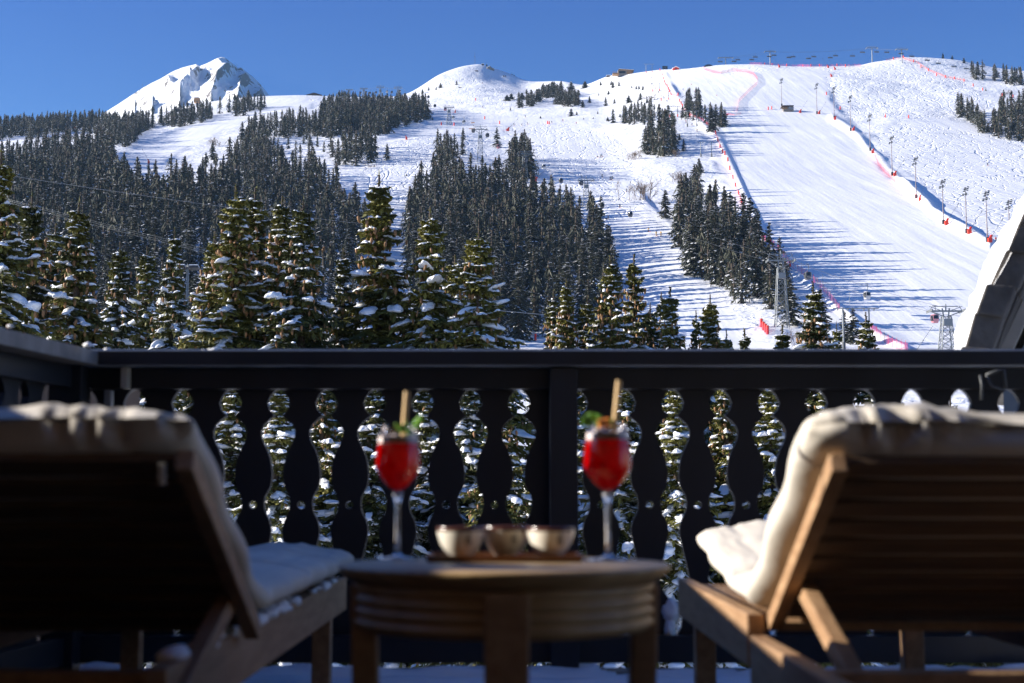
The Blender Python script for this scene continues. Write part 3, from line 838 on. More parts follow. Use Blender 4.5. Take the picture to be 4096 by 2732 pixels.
for i, ((px, py, D, v), l) in enumerate(zip(low, lowlab)):
    p = P(px, py, D); gz = float(ground_z(p.x, p.y)) - 0.1; h = p.z - gz
    place_tree(FGV[5 if i % 4 else 0], (p.x, p.y, gz), i * 2.3 + 1, (0.085 * h, 0.085 * h, h / 15.0), 'snowy spruce ' + l, 'low spruces seen through the railing cut-outs')

# ------------------------------------------------------------------ trees on the mountainside
MIDV = [tree_meshes('mid', 200 + i, h=14.0, Rb=rb, nb=120, K=6, sub=0, snow=sn, bw=2.0) for i, (rb, sn) in enumerate([(2.8, .38), (3.1, .5), (2.6, .3), (3.4, .45), (2.9, .56)])]
polys = [  # polygon of the feet in the picture, spacing, min h, max h, stand
 ([(-60,530),(120,515),(270,505),(400,498),(450,505),(411,535),(300,530),(200,527),(130,560),(60,552),(-60,565)], 7.5, 11, 16, 'on the crest at the far left against the sky'),
 ([(430,520),(600,495),(800,472),(880,452),(1000,430),(1060,425),(1060,436),(960,458),(900,450),(800,492),(720,508),(620,500),(560,540),(500,590),(440,580)], 7.2, 11, 17, 'in the belt below the jagged summit'),
 ([(-60,655),(120,650),(180,610),(300,600),(400,600),(450,650),(440,720),(520,770),(620,790),(720,770),(820,745),(900,700),(960,640),(1000,560),(1050,545),(1070,600),(1060,680),(1150,720),(1280,740),(1330,800),(1430,890),(1460,980),(1420,1150),(1400,1420),(-60,1420)], 7.9, 12, 20, 'in the wide forest left of the central piste'),
 ([(960,620),(1040,560),(1180,540),(1290,570),(1400,640),(1300,740),(1100,690)], 17, 7, 14, 'scattered over the clearing above the wide forest'),
 ([(1285,485),(1320,450),(1400,440),(1520,440),(1700,450),(1722,468),(1650,508),(1600,518),(1500,540),(1400,535),(1290,558),(1275,525)], 6.8, 13, 19, 'in the clump below the cabins on the skyline'),
 ([(1050,500),(1150,490),(1265,500),(1265,545),(1160,560),(1060,535)], 8, 11, 16, 'in the small clump left of the skyline clump'),
 ([(1370,620),(1400,590),(1480,600),(1490,645),(1430,668),(1380,655)], 8, 14, 19, 'in the tight clump on the left edge of the mogul field'),
 ([(1700,790),(1800,745),(1900,750),(2000,770),(2100,815),(2250,880),(2330,915),(2400,945),(2430,1060),(2450,1200),(2420,1330),(2250,1350),(1950,1375),(1700,1370),(1600,1130),(1640,900)], 6.9, 14, 21, 'in the dark wood between the two pistes'),
 ([(1755,640),(1790,625),(1810,645),(1800,685),(1765,692)], 8, 14, 18, 'in the pair of trees above the dark wood'),
 ([(1815,610),(1850,600),(1860,628),(1830,635)], 8, 11, 15, 'in the little group beside the second lattice tower'),
 ([(2040,660),(2070,640),(2110,640),(2125,705),(2080,728),(2030,705)], 7, 16, 22, 'in the tall group beside the third lattice tower'),
 ([(2705,960),(2720,880),(2800,860),(2900,915),(2990,990),(3045,1075),(3130,1170),(3155,1245),(3050,1248),(2940,1205),(2840,1155),(2765,1085),(2722,1010)], 5.9, 14, 22, 'in the dark island of wood left of the race piste'),
 ([(2735,840),(2775,790),(2805,780),(2800,845),(2770,870),(2730,870)], 7.5, 15, 20, 'in the tall tip of the dark island of wood'),
 ([(2575,618),(2600,570),(2640,540),(2690,545),(2712,605),(2700,625),(2640,630)], 6.8, 16, 23, 'in the tall clump beside the drag lift'),
 ([(2490,478),(2540,455),(2615,455),(2612,480),(2560,505),(2495,498)], 9, 10, 15, 'in the loose group above the drag lift clump'),
 ([(2740,440),(2780,425),(2815,485),(2860,490),(2912,498),(2895,512),(2850,505),(2790,488),(2745,475)], 7.5, 13, 19, 'in the clump at the foot of the upper race piste'),
 ([(3840,455),(3870,445),(3920,465),(3925,510),(3960,525),(3930,530),(3900,505),(3850,468)], 8, 12, 18, 'in the clump right of the powder field'),
 ([(3960,550),(4000,450),(4096,430),(4120,565),(4060,565),(4010,560)], 8, 12, 19, 'in the wood at the right edge of the picture'),
 ([(3865,308),(3940,308),(4096,330),(4120,350),(4000,330),(3900,322)], 8, 12, 17, 'on the crest at the far right'),
 ([(2165,385),(2240,378),(2245,394),(2180,396)], 7.5, 9, 14, 'in the row on the saddle below the knoll'),
 ([(2100,400),(2160,397),(2160,412),(2110,414)], 7, 9, 12, 'in the two small groups on the saddle slope'),
 ([(2225,418),(2260,408),(2310,410),(2310,423),(2270,428)], 7, 9, 13, 'in the low group on the saddle slope'),
 ([(2070,422),(2130,418),(2135,432),(2075,436)], 8, 9, 12, 'in the small group at the left of the saddle slope'),
]
rs = np.random.default_rng(5)
NC = 900000
cD = 200 + (1500 - 200) * rs.random(NC) ** 0.6
ca = rs.uniform(-0.385, 0.385, NC)
acc = rs.random(NC) < cD / 1500 * (cD / 1500) ** 0.0
cD = cD[acc]; ca = ca[acc]
cX = ca * cD; cZ = ground_z(cX, cD); cpx, cpy = proj(cX, cD, cZ)
trees = []   # X, Y, Z, h, stand, px, py
for pl, sp_, h0, h1, stand in polys:
    wx = 26 * fbm(cX / 18, cD / 18, 2) * (500 / cD) ** .5 * 2; wy = 18 * fbm(cX / 21 + 9, cD / 21, 2)
    ii = np.nonzero(inpoly(cpx + wx, cpy + wy, pl))[0]
    grid = {}
    for i in ii:
        x, y = cX[i], cD[i]
        s_ = sp_ * (1 + 0.5 * (vnoise(np.array([x / 25]), np.array([y / 25]))[0] - 0.4))
        k = (int(x // sp_), int(y // sp_)); ok = True
        for dx in (-1, 0, 1):
            for dy in (-1, 0, 1):
                for (qx, qy) in grid.get((k[0] + dx, k[1] + dy), ()):
                    if (qx - x) ** 2 + (qy - y) ** 2 < (s_ * 0.78) ** 2: ok = False
        if not ok: continue
        grid.setdefault(k, []).append((x, y))
        h = (h0 + (h1 - h0) * rs.random() ** 1.3) * (1 if rs.random() > .16 else rs.uniform(.5, .85))
        trees.append([x, y, float(cZ[i]) - 0.2, h, stand, cpx[i], cpy[i]])
singles = [  # px, foot py, tip py, where
 (2028,404,378,'leftmost of the saddle row'),(2045,398,372,'second of the saddle row'),(2088,398,368,'saddle slope'),(2285,378,322,'upright on the skyline saddle'),
 (2340,352,322,'alone on the skyline right of the saddle'),(2403,342,322,'small on the slope left of the restaurant'),(2445,340,320,'left of the dark trio under the restaurant'),(2452,352,322,'dark trio under the restaurant'),(2476,344,320,'bushy below the restaurant terrace'),
 (2527,352,340,'tiny below the restaurant'),(2545,358,340,'row below the restaurant, first'),(2556,358,338,'row below the restaurant, second'),(2572,360,340,'row below the restaurant, last'),(2204,388,368,'low on the saddle slope'),(2218,388,365,'pointed on the saddle slope'),
 (2434,378,360,'lone below the dark trio'),(2395,382,370,'tiny on the open slope'),(2358,412,382,'lone conical on the open slope'),(2331,430,398,'lone leaning on the open slope'),(2423,425,384,'wide lone in mid slope'),(2458,414,392,'squat lone in mid slope'),
 (2515,412,378,'left of the birch scrub'),(2562,400,368,'beside the birch scrub'),(2588,412,388,'foot of the birch scrub'),(2285,465,432,'lone above the red snow gun pair'),(2307,460,444,'small right of the lone conical one'),(2042,442,428,'lone small on the left slope'),
 (2162,474,462,'tiny at the piste edge'),(2391,457,442,'little at the piste edge'),(2335,478,468,'sapling at the piste edge'),(2373,476,466,'second sapling at the piste edge'),(2431,485,465,'low round at the piste edge'),(2452,492,430,'tall lone at the piste edge'),
 (2480,468,452,'small right of the tall lone one'),(2504,492,420,'slender at the piste edge'),(2567,490,462,'slender right edge of piste group'),(2731,470,420,'beside the drag lift track'),(2864,500,408,'front tree of the race piste clump'),(2847,527,415,'narrow front tree of the race piste clump'),
 (2885,506,412,'broad last tree of the race piste clump'),(2900,505,430,'hidden broad tree of the race piste clump'),(2662,872,752,'lone tall one between the pistes'),(2800,690,640,'thin one above the wood island'),(2780,780,648,'highest tip of the wood island'),(2718,560,532,'young one beside the drag lift track'),(2735,605,550,'bushy one beside the drag lift track'),
 (1548,640,570,'young one left of the mogul field'),(1988,590,502,'lone broad one beside the second lattice tower'),(1625,705,692,'tiny in the mogul field'),(1826,340,320,'on the knoll flank'),(1762,352,330,'left on the knoll flank'),(1690,375,355,'low on the knoll flank'),(1715,362,346,'second low on the knoll flank'),
 (1745,360,345,'third low on the knoll flank'),(1698,480,468,'sapling by the lattice tower'),(1730,480,466,'second sapling by the lattice tower'),(1548,537,522,'dark shrub-like one'),(1947,265,252,'at the rocky knoll top'),(1957,272,260,'second at the rocky knoll top'),(2010,288,284,'first dwarf right of the knoll'),(2048,297,288,'dwarf pair right of the knoll'),(2057,305,296,'last dwarf right of the knoll'),(2015,308,298,'dwarf below the knoll'),(2022,308,299,'second dwarf below the knoll'),
 (1852,558,505,'low beside the cabin cable'),(850,640,560,'lone near the bare shrubs left'),(968,560,480,'lone spire above the left clearing'),(1020,510,440,'spire on the left clearing'),(1070,620,552,'lone small on the left clearing'),(1240,580,540,'lone round on the left clearing'),(3772,232,205,'skyline tree right of the last pylon'),
 (3809,238,219,'second skyline tree right of the last pylon'),(3856,252,228,'third skyline tree right of the pylons'),(3888,290,237,'fourth tree on the right crest'),(3912,300,240,'fifth tree on the right crest'),(3985,312,262,'sixth tree on the right crest'),(4020,318,266,'seventh tree on the right crest'),(4060,325,264,'eighth tree on the right crest'),(3953,530,488,'round young one near the right wood'),(3943,364,353,'tiny near the red slope markers'),
 (3165,1300,1101,'grey green one left of the thick coned spruce'),(3282,1310,1150,'snow powdered one right of the thick coned spruce'),(3378,1370,1235,'first of the twin trees near the rail'),(3414,1375,1224,'second of the twin trees near the rail'),
]
for px, by, ty, where in singles:
    g = ground(px, by, 60 if by > 1200 else 150)
    h = (by - ty) / F * g.y
    trees.append([g.x, g.y, g.z - 0.2, h, 'S' + where, px, by])
hp = np.array([t[3] * F / t[1] * (1 if t[6] - t[3] * F / t[1] < 1330 else 0.01) for t in trees])
is_single = np.array([t[4][0] == 'S' for t in trees])
order = np.argsort(-(hp + 1e4 * is_single))
NIND = 300 - len(FGL) - 4
ind = set(order[:NIND].tolist())
ORD = ['first', 'second', 'third', 'fourth', 'fifth', 'sixth', 'seventh', 'eighth', 'ninth', 'tenth', 'eleventh', 'twelfth']
cnt = {}; rank = {}
for i in sorted(ind, key=lambda k: trees[k][5]):
    st_ = trees[i][4]; rank[i] = cnt.get(st_, 0); cnt[st_] = rank[i] + 1
bulk = []
SHORT = {'in the wide forest left of the central piste': 'forest left of central piste', 'in the dark wood between the two pistes': 'wood between the pistes', 'in the dark island of wood left of the race piste': 'wood beside race piste'}
rowof = {}
for st_, n_ in cnt.items():
    if n_ > 12:
        ids = sorted([k for k in ind if trees[k][4] == st_], key=lambda k: trees[k][6]); nr_ = -(-len(ids) // 11)
        if nr_ > 12: continue
        per = -(-len(ids) // nr_)
        for r_ in range(nr_):
            for ps, k in enumerate(sorted(ids[r_ * per:(r_ + 1) * per], key=lambda k: trees[k][5])): rowof[k] = (r_, ps)
for i, t in enumerate(trees):
    X, Y, Z, h, st, px, by = t
    v = int(rs.integers(0, len(MIDV))); rz = float(rs.uniform(0, 6.28)); w = float(rs.uniform(0.85, 1.15))
    if i in ind:
        if st[0] == 'S':
            lab = 'dark spruce, ' + st[1:]; grp = 'lone spruces on the open slopes'
        else:
            lab = 'snow dusted dark spruce ' + st; grp = 'spruces ' + st
            if cnt[st] <= 12: lab = '%s spruce from the left %s' % (ORD[rank[i]], st)
            elif i in rowof:
                rk, ps = rowof[i]
                lab = '%s spruce from the left in the %s, %s' % (ORD[ps], 'topmost row' if rk == 0 else ORD[rk] + ' row down', SHORT.get(st, 'dark stand'))
        s_ = h / 14.0
        sw = s_ * w * (1.7 if 'saddle' in st or 'loose' in st else 1) * (2.0 if h < 7 else 1) * (1.5 if st[0] == 'S' and h >= 7 else 1)
        place_tree(MIDV[v], (X, Y, Z), rz, (sw, sw, s_), lab, grp)
    else:
        if 'saddle' in st or st[0] == 'S': w *= 1.7
        bulk.append((X, Y, Z, h, v, rz, w))
LOWV = [spruce(300 + i, h=1.0, Rb=rb, nb=46 + 4 * i, K=4, sub=0, snow=sn, bw=0.19) for i, (rb, sn) in enumerate([(.22, .38), (.245, .50), (.20, .30), (.255, .44), (.225, .56), (.21, .34)])]
def bulkmesh():
    parts = []
    for key, mi in (('green', 0), ('snow', 1), ('trunk', 2)):
        tmpl = []
        for L_ in LOWV:
            V = np.concatenate([p[0] for p in L_[key]]); o = 0; Fs = []
            for p in L_[key]:
                Fs.append(p[1] + o); o += len(p[0])
            tmpl.append((V, np.concatenate(Fs)))
        for b in bulk:
            X, Y, Z, h, v, rz, w = b
            V, Fc = tmpl[(v + int(X)) % len(LOWV)]
            c, s = math.cos(rz), math.sin(rz)
            W = np.stack([(V[:, 0] * c - V[:, 1] * s) * h * w + X, (V[:, 0] * s + V[:, 1] * c) * h * w + Y, V[:, 2] * h + Z], -1)
            parts.append((W, Fc, mi))
    me = npmesh('distant_forest', parts, [M['needle'], M['snow_soft'], M['bark']])
    tag(obj('distant_forest', me), 'dark spruce forest dusted with snow covering the far slopes', 'forest', kind='stuff')
bulkmesh()
print('TREES total', len(trees), 'individual', len(ind), 'bulk', len(bulk), 'low quads', [sum(len(p[1]) for p in L_['green']) for L_ in LOWV])

# leafless birch and alder scrub
def scrub(seed, w, h, n):
    r = random.Random(seed); mb = MB()
    def grow(p, d, L, rad, depth):
        q = p + d * L
        mb.path([p, (p + q) / 2 + Vector((r.gauss(0, .04), r.gauss(0, .04), 0)) * L, q], [rad, rad * .8, rad * .6], 3)
        if depth == 0: return
        for _ in range(3 if depth > 1 else 4):
            dd = (d + Vector((r.gauss(0, .5), r.gauss(0, .5), r.gauss(.15, .3)))).normalized()
            grow(p + d * L * r.uniform(.5, 1), dd, L * r.uniform(.5, .75), rad * .65, depth - 1)
    for _ in range(n):
        x = r.gauss(0, w * .28)
        grow(Vector((x, r.gauss(0, w * .2), -.2)), Vector((r.gauss(x / w * .5, .2), r.gauss(0, .2), 1)).normalized(), h * r.uniform(.28, .45), .06, 3)
    return mb.mesh('scrub', M['twig'])
SC = [scrub(i, 6, 5, 20) for i in range(3)]
for i, (px, by, ty, wpx, lab) in enumerate([(2560,800,690,120,'wide bare brown thicket on the bank between the pistes'),(2720,730,670,80,'bare thicket left of the tall wood tip'),(2545,640,590,70,'pale bare bush at the left foot of the drag lift clump'),(2608,402,370,60,'bare birch scrub beside the drag lift'),(2700,628,590,50,'bare bush at the right foot of the drag lift clump'),
        (1770,720,650,60,'leafless saplings under the pair above the dark wood'),(2050,700,655,70,'leafless grey bush at the foot of the third lattice tower'),(1640,470,410,60,'frosty leafless trees at the right of the skyline clump'),(860,585,540,60,'bare brown bush beside the left piste'),(1350,620,590,70,'low bare bushes left of the mogul field'),
        (1480,670,655,60,'flat bare shrub under the mogul field clump'),(430,790,690,70,'grey leafless tree inside the left forest'),(680,860,790,60,'pale leafless birches inside the left forest'),(2620,610,520,40,'bare pale birch in the middle of the drag lift clump'),(4075,545,510,50,'bare brown bush at the right picture edge'),(4030,378,362,60,'low dry bushes near the right slope markers'),(3200,1390,1290,110,'fine grey leafless bush left of the coned spruce')]):
    g = ground(px, by, 60 if by > 1200 else 150); h = (by - ty) / F * g.y; w = wpx / F * g.y
    o = obj('bare_bush', SC[i % 3], None, g); o.scale = (w / 6, w / 6, h / 5); o.rotation_euler = (0, 0, i)
    tag(o, lab, 'bush', 'leafless bushes on the slopes')

# ------------------------------------------------------------------ gondola lift
def lattice_tower(name, label, px, top, base, wtop=1.7, wbase=3.4, head=7.0, group='lattice towers of the gondola lift', D=None):
    g = ground(px, base, 150) if D is None else None
    if g is None:
        p = P(px, base, D); g = Vector((p.x, p.y, float(ground_z(p.x, p.y))))
    H = P(px, top, g.y).z - g.z
    t = thing(name, label, 'lift tower', g, 0, group)
    mb = MB(); hl = H * 0.80; nseg = 6
    r = 0.12
    def c(k, z):
        s = (wbase + (wtop - wbase) * z / hl) / 2
        return Vector([(-s, -s, z), (s, -s, z), (s, s, z), (-s, s, z)][k])
    for k in range(4): mb.tube(c(k, 0), c(k, hl), r, r, 5)
    for j in range(nseg):
        z0, z1 = hl * j / nseg, hl * (j + 1) / nseg
        for k in range(4):
            mb.tube(c(k, z0), c((k + 1) % 4, z1), r * .55, None, 4); mb.tube(c((k + 1) % 4, z0), c(k, z1), r * .55, None, 4); mb.tube(c(k, z1), c((k + 1) % 4, z1), r * .6, None, 4)
    mb.build('mast_frame', M['steel'], t)
    b = MB(); b.box((0, -wtop / 2 - .3, hl * .86), (1.9, .7, 1.5)).build('equipment_box', M['steel'], t, bevel=.05)
    a = MB()
    for s in (-1, 1):
        a.tube((s * wtop / 2 * .6, 0, hl), (s * wtop / 2 * .9, 0, H * .95), .16, None, 5)
        a.tube((s * wtop / 2 * .9, 0, H * .9), (s * head / 2, 0, H * .985), .09, None, 4)
        a.tube((s * .3, 0, hl), (s * head / 2, 0, H * .9), .12, None, 5)
        a.tube((s * head / 2, 0, H * .9), (s * head / 2 * .8, 0, H), .08, None, 4)
    a.box((0, 0, H * .9), (head, .35, .35)); a.box((0, 0, H * .985), (head * .75, .18, .18)); a.tube((0, 0, H * .9), (0, 0, H * 1.03), .14)
    a.build('crossarm', M['steel'], t)
    for s in (-1, 1):
        w = MB(); x = s * head / 2
        w.box((x, 0, H * .885), (.18, 4.4, .16))
        for j in range(8): w.tube((x - .12, -1.9 + j * .54, H * .885 + .2), (x + .12, -1.9 + j * .54, H * .885 + .2), .25, None, 8)
        w.build('sheave_train', M['steel'], t)
    return t, H, g
TW = []
for nm, lab, px, top, base, D in [
    ('a', 'nearest lattice lift tower with grey box beside the snowy roof', 3790, 1222, 1450, 300),
    ('b', 'tall lattice lift tower rising behind the coned spruces', 3128, 1012, 1312, None),
    ('c', 'lattice lift tower rising out of the right end of the dark wood', 2345, 710, 830, None),
    ('d', 'lattice lift tower standing in front of the tall tree group', 2098, 604, 725, None),
    ('e', 'second lattice lift tower from the top with visible feet', 1921, 503, 652, None),
    ('f', 'lattice lift tower with red pads at its feet below the knoll', 1796, 422, 501, None)]:
    TW.append(lattice_tower('lift_tower', lab, px, top, base, D=D, head=7.0))
def ropes(pts, label, sag=0.02, off=0.0, r=0.05, name='lift_cable', grp='steel ropes of the lifts', m=None):
    allp = []
    for a, b in zip(pts[:-1], pts[1:]):
        a, b = Vector(a), Vector(b); L = (b - a).length
        for k in range(12):
            t = k / 12; p = a.lerp(b, t); p.z -= sag * L * 4 * t * (1 - t); allp.append(p)
    allp.append(Vector(pts[-1]))
    mb = MB().path(allp, r, 4)
    return tag(mb.build(name, m or M['rope']), label, 'cable', grp)
tops = [Vector((g.x, g.y, g.z + H * .9 - .1)) for _, H, g in TW]
sky_top = [P(1592, 352, 1240), P(1521, 348, 1290), P(1455, 357, 1330), P(1397, 362, 1370)]
chain = [P(4300, 1240, 210)] + tops + sky_top
for s, nm in ((-1, 'left rope of the gondola lift from the near tower up to the skyline'), (1, 'right rope of the gondola lift from the near tower up to the skyline')):
    ropes([p + Vector((s * 3.5, 0, 0)) for p in chain], nm, 0.012, r=0.04)
def cabin_proto(shell, label):
    t = thing('gondola_cabin', label, 'gondola', (0, 0, 0), 0, 'cabins hanging from the gondola lift')
    w, d, h = 1.9, 1.7, 2.1
    def ringbox(z0, z1, s0, s1, m, mb):
        vs = []
        for z, s in ((z0, s0), (z1, s1)):
            for k in range(12):
                a = 2 * math.pi * k / 12
                c, s_ = math.cos(a), math.sin(a)
                q = (abs(c) ** 4 + abs(s_) ** 4) ** (-.25)
                vs.append((c * q * w / 2 * s, s_ * q * d / 2 * s, z))
        mb.add(vs, [(i, (i + 1) % 12, 12 + (i + 1) % 12, 12 + i) for i in range(12)], m, True)
        mb.add(vs, [tuple(range(12))[::-1], tuple(range(12, 24))], m)
    b = MB(); ringbox(0, .9, .78, 1.0, 0, b); ringbox(.0, -.08, .78, .66, 0, b); b.build('cabin_body', shell, t)
    b = MB(); ringbox(.9, 1.8, .985, .90, 0, b); b.build('window_band', M['glassdark'], t)
    b = MB(); ringbox(1.8, 2.05, .93, .70, 0, b)
    for x, y in ((-1, -1), (1, -1), (1, 1), (-1, 1)): b.bar((x * .8, y * .72, .88), (x * .74, y * .66, 1.85), .07, .07)
    b.build('cabin_roof', shell, t)
    b = MB(); b.path([(0, 0, 2.0), (0.05, 0, 2.5), (.28, 0, 3.0), (.22, 0, 3.9), (0, 0, 4.2)], .07, 5); b.bar((-.5, 0, 4.2), (.5, 0, 4.2), .14, .14); b.build('hanger_arm', M['steel_dark'], t)
    b = MB(); b.box((-1.0, -.2, .75), (.14, .8, .7)); 
    for k in range(3): b.tube((-1.08, -.4 + k * .2, .5), (-1.08, -.4 + k * .2, 1.6), .03, None, 4)
    b.build('ski_rack', M['steel_dark'], t)
    return t
CABS = [  # px, py of body centre, shell
 (1464,369,0),(1442,371,0),(1480,372,0),(1504,370,0),(1522,365,0),(1548,366,1),(1567,369,0),(1599,364,1),(1619,378,0),(1714,387,0),(1740,423,0),(1781,437,2),(1813,471,1),(1856,488,1),(1893,523,0),(1950,541,0),(1993,586,2),(2048,603,0),(2103,640,0),
 (2175,667,1),(2244,723,0),(2325,732,0),(2409,822,0),(2521,858,0),(2607,961,0),(2744,964,1),(2870,1041,0),(3036,1042,1),(3231,1103,0),(3468,1182,1),(3739,1275,2)]
shells = [cabin_proto(M['cab'], ''), cabin_proto(M['cabw'], ''), cabin_proto(M['cabr'], '')]
used = [False] * 3
cname = {0: 'dark gondola cabin', 1: 'white gondola cabin', 2: 'pinkish red gondola cabin'}
cwhere = ['left of the second skyline tower', 'right of the first skyline tower', 'just right of the second skyline tower', 'midway between the two middle skyline towers', 'hiding the third skyline tower', 'right of the third skyline tower', 'left of the fourth skyline tower', 'on the right side of the fourth skyline tower', 'just right of the skyline clump towers',
          'above the tree clump left of the knoll foot', 'lowest beside the right end of the skyline clump', 'left of the padded lattice tower head', 'just below the padded lattice tower', 'halfway from the padded tower to the next', 'left of the second lattice tower head', 'right of the second lattice tower', 'in front of the lone broad spruce', 'left of the tower among tall trees', 'right behind the tower among tall trees',
          'above the first shaded strip of the central piste', 'between the two snow guns and the next tower', 'touching the tower at the end of the dark wood', 'at the right edge of the dark wood', 'alone over the middle of the piste', 'under the yellow skiers', 'at the left foot of the wood island', 'over the wood island, left one', 'over the wood island, right one', 'behind the tip of the thick coned spruce', 'over the shaded race piste', 'beside the nearest lattice tower']
pxk = [1390, 1600, 1796, 1921, 2098, 2345, 2700, 3128, 3468, 3790]; Dk_ = [1370, 1240, tops[5].y, tops[4].y, tops[3].y, tops[2].y, 520, tops[1].y + 10, 385, 340]
for i, (px, py, sh) in enumerate(CABS):
    D = float(np.interp(px, pxk, Dk_))
    p = P(px, py, D) - Vector((0, 0, 1.0))
    lab = cname[sh] + ' ' + cwhere[i]
    if not used[sh]:
        used[sh] = True; o = shells[sh]; o.location = p; o['label'] = lab
    else:
        o = dup(shells[sh], p, label=lab)
    o.rotation_euler = (0, 0, 0.25 + 0.1 * (i % 3))

def pylon(px, top, base, label, group, arm=6.5, rad=.45, wheels=True, D=None):
    g = ground(px, base) if D is None else P(px, base, D)
    H = P(px, top, g.y).z - g.z
    t = thing('chairlift_pylon', label, 'lift pylon', g, 0, group)
    MB().tube((0, 0, -.5), (0, 0, H * .93), rad, rad * .75, 10).build('pylon_tube', M['steel'], t)
    a = MB(); a.box((0, 0, H * .9), (arm, .5, .45)); a.box((0, 0, H * .985), (arm * .8, .3, .15))
    for s in (-1, -.33, .33, 1): a.tube((s * arm * .4, 0, H * .9), (s * arm * .36, 0, H), .07, None, 4)
    a.build('crossarm', M['steel'], t)
    for s in (-1, 1):
        w = MB(); x = s * arm / 2; w.box((x, 0, H * .885), (.5, 4.4, .25))
        for j in range(8): w.tube((x - .2, -1.9 + j * .54, H * .885 - .1), (x + .2, -1.9 + j * .54, H * .885 - .1), .3, None, 8)
        w.build('sheave_train', M['steel'], t)
    return g, H
G2 = 'pylons of the skyline chairlift'
py_ = []
for px, top, base, lab, D in [(2903, 228, 259, 'leftmost short pylon of the skyline chairlift', 1235), (3081, 200, 260, 'second skyline chairlift pylon above the race piste', 1225), (3489, 185, 249, 'tallest skyline chairlift pylon on the shoulder', 1205), (3608, 191, 252, 'last skyline chairlift pylon beside the orange net', None)]:
    py_.append(pylon(px, top, base, lab, G2, arm=9.5 if px > 2950 else 13, D=D))
for px, top, base, lab in [(1397, 356, 392, 'first gondola tower on the left skyline'), (1455, 351, 392, 'second gondola tower on the left skyline'), (1521, 342, 396, 'third and tallest gondola tower on the left skyline'), (1592, 345, 394, 'fourth gondola tower on the left skyline')]:
    lattice_tower('lift_tower', lab, px, top, base, 1.4, 3.0, 7.0, D=1240 + (1592 - px) * .65)
cp = [P(2830, 250, 1240)] + [Vector((g.x, g.y, g.z + H * .88)) for g, H in py_] + [P(3760, 252, 1150), P(4150, 300, 1080)]
for s, nm in ((-1, 'far rope of the skyline chairlift'), (1, 'near rope of the skyline chairlift')):
    ropes([p + Vector((s * 4.4, 0, 0)) for p in cp], nm, 0.018, r=0.05)
def chair_proto():
    t = thing('lift_chair', 'x', 'lift chair', (0, 0, 0), 0, 'chairs of the skyline chairlift')
    b = MB(); b.path([(0, 0, 3.0), (.35, 0, 2.6), (.35, 0, 1.4)], .09, 5); b.bar((-1.9, 0, 1.35), (1.9, 0, 1.35), .12, .12)
    for s in (-1, 1): b.path([(s * 1.9, 0, 1.35), (s * 2.2, 0, .8), (s * 2.1, -.6, -.1)], .07, 5)
    b.build('hanger_frame', M['steel_dark'], t)
    b = MB(); b.box((0, -.3, 0), (4.2, .7, .14)); b.build('seat', M['steel_dark'], t)
    b = MB(); b.box((0, .1, .5), (4.2, .12, .8)); b.build('backrest', M['steel_dark'], t)
    b = MB(); b.path([(-2.1, -.2, .5), (-2.0, -.8, .6), (2.0, -.8, .6), (2.1, -.2, .5)], .06, 5); b.build('safety_bar', M['steel'], t)
    return t
ch = chair_proto(); ch_used = False
CH = [(2881,248),(2936,247),(2951,240),(3007,240),(3021,229),(3077,227),(3096,222),(3156,231),(3172,228),(3234,235),(3255,228),(3321,232),(3342,224),(3410,225),(3450,210),(3506,209),(3547,210),(3604,216),(3647,226),(3709,242),(3753,254),(3816,268),(3866,276),(3935,293),(3988,293),(4058,300)]
cw = ['at the domed station', 'lower one right of the first pylon', 'upper one right of the first pylon', 'lower one midway between first two pylons', 'upper one midway between first two pylons', 'just left of the second pylon', 'just right of the second pylon', 'lower of the pair after the second pylon', 'upper of the pair after the second pylon',
      'lower one above the three net props', 'upper one above the three net props', 'lower one above the crossed snow lances', 'upper one above the crossed snow lances', 'alone in the dip before the tall pylon', 'upper one before the tall pylon', 'right beside the tall pylon head', 'midway between tall and last pylon', 'on the left of the last pylon head', 'right of the last pylon',
      'first one against the snow', 'second one against the snow', 'third one against the snow', 'fourth one against the snow', 'among the right crest trees, first', 'among the right crest trees, second', 'among the right crest trees, last']
for i, ((px, py), w_) in enumerate(zip(CH, cw)):
    D = float(np.interp(px, [2880, 3608, 4100], [1235, 1170, 1080])); p = P(px, py + 1, D)
    lab = 'dark lift chair ' + w_
    if i == 0: o = ch; o.location = p; o['label'] = lab
    else: o = dup(ch, p, label=lab)
    o.rotation_euler = (0, 0, 0.1)

# drag lift gantries
def gantry(xa, xb, top, base, lab, span=None):
    g = ground((xa + xb) / 2, base, 60 if base > 1200 else 150); D = g.y
    w = abs(xb - xa) / F * D; H = (base - top) / F * D
    t = thing('drag_lift_gantry', lab, 'lift pylon', g, 0, 'gantries of the drag lift')
    for s in (-1, 1):
        MB().tube((s * w / 2, 0, -1), (s * w / 2, 0, H), .22, .18, 8).build('post', M['steel'], t)
    a = MB(); a.box((0, 0, H), (w * 1.75, .22, .2))
    for s in (-1, 1):
        a.box((s * w / 2, 0, H * .5), (w * .3, .15, .12))
        for e in (-1, 1): a.tube((s * w / 2 + e * 1.2 - .1, 0, H - .3), (s * w / 2 + e * 1.2 + .1, 0, H - .3), .3, None, 8)
    a.build('crossbar', M['steel'], t)
    for s in (-1, 1):
        MB().tube((s * w / 2, -.2, -.3), (s * w / 2, -.2, 1.8), .42, None, 10).build('red_pad' if False else 'pad', M['red'] if base < 500 else M['steel_dark'], t)
    return t
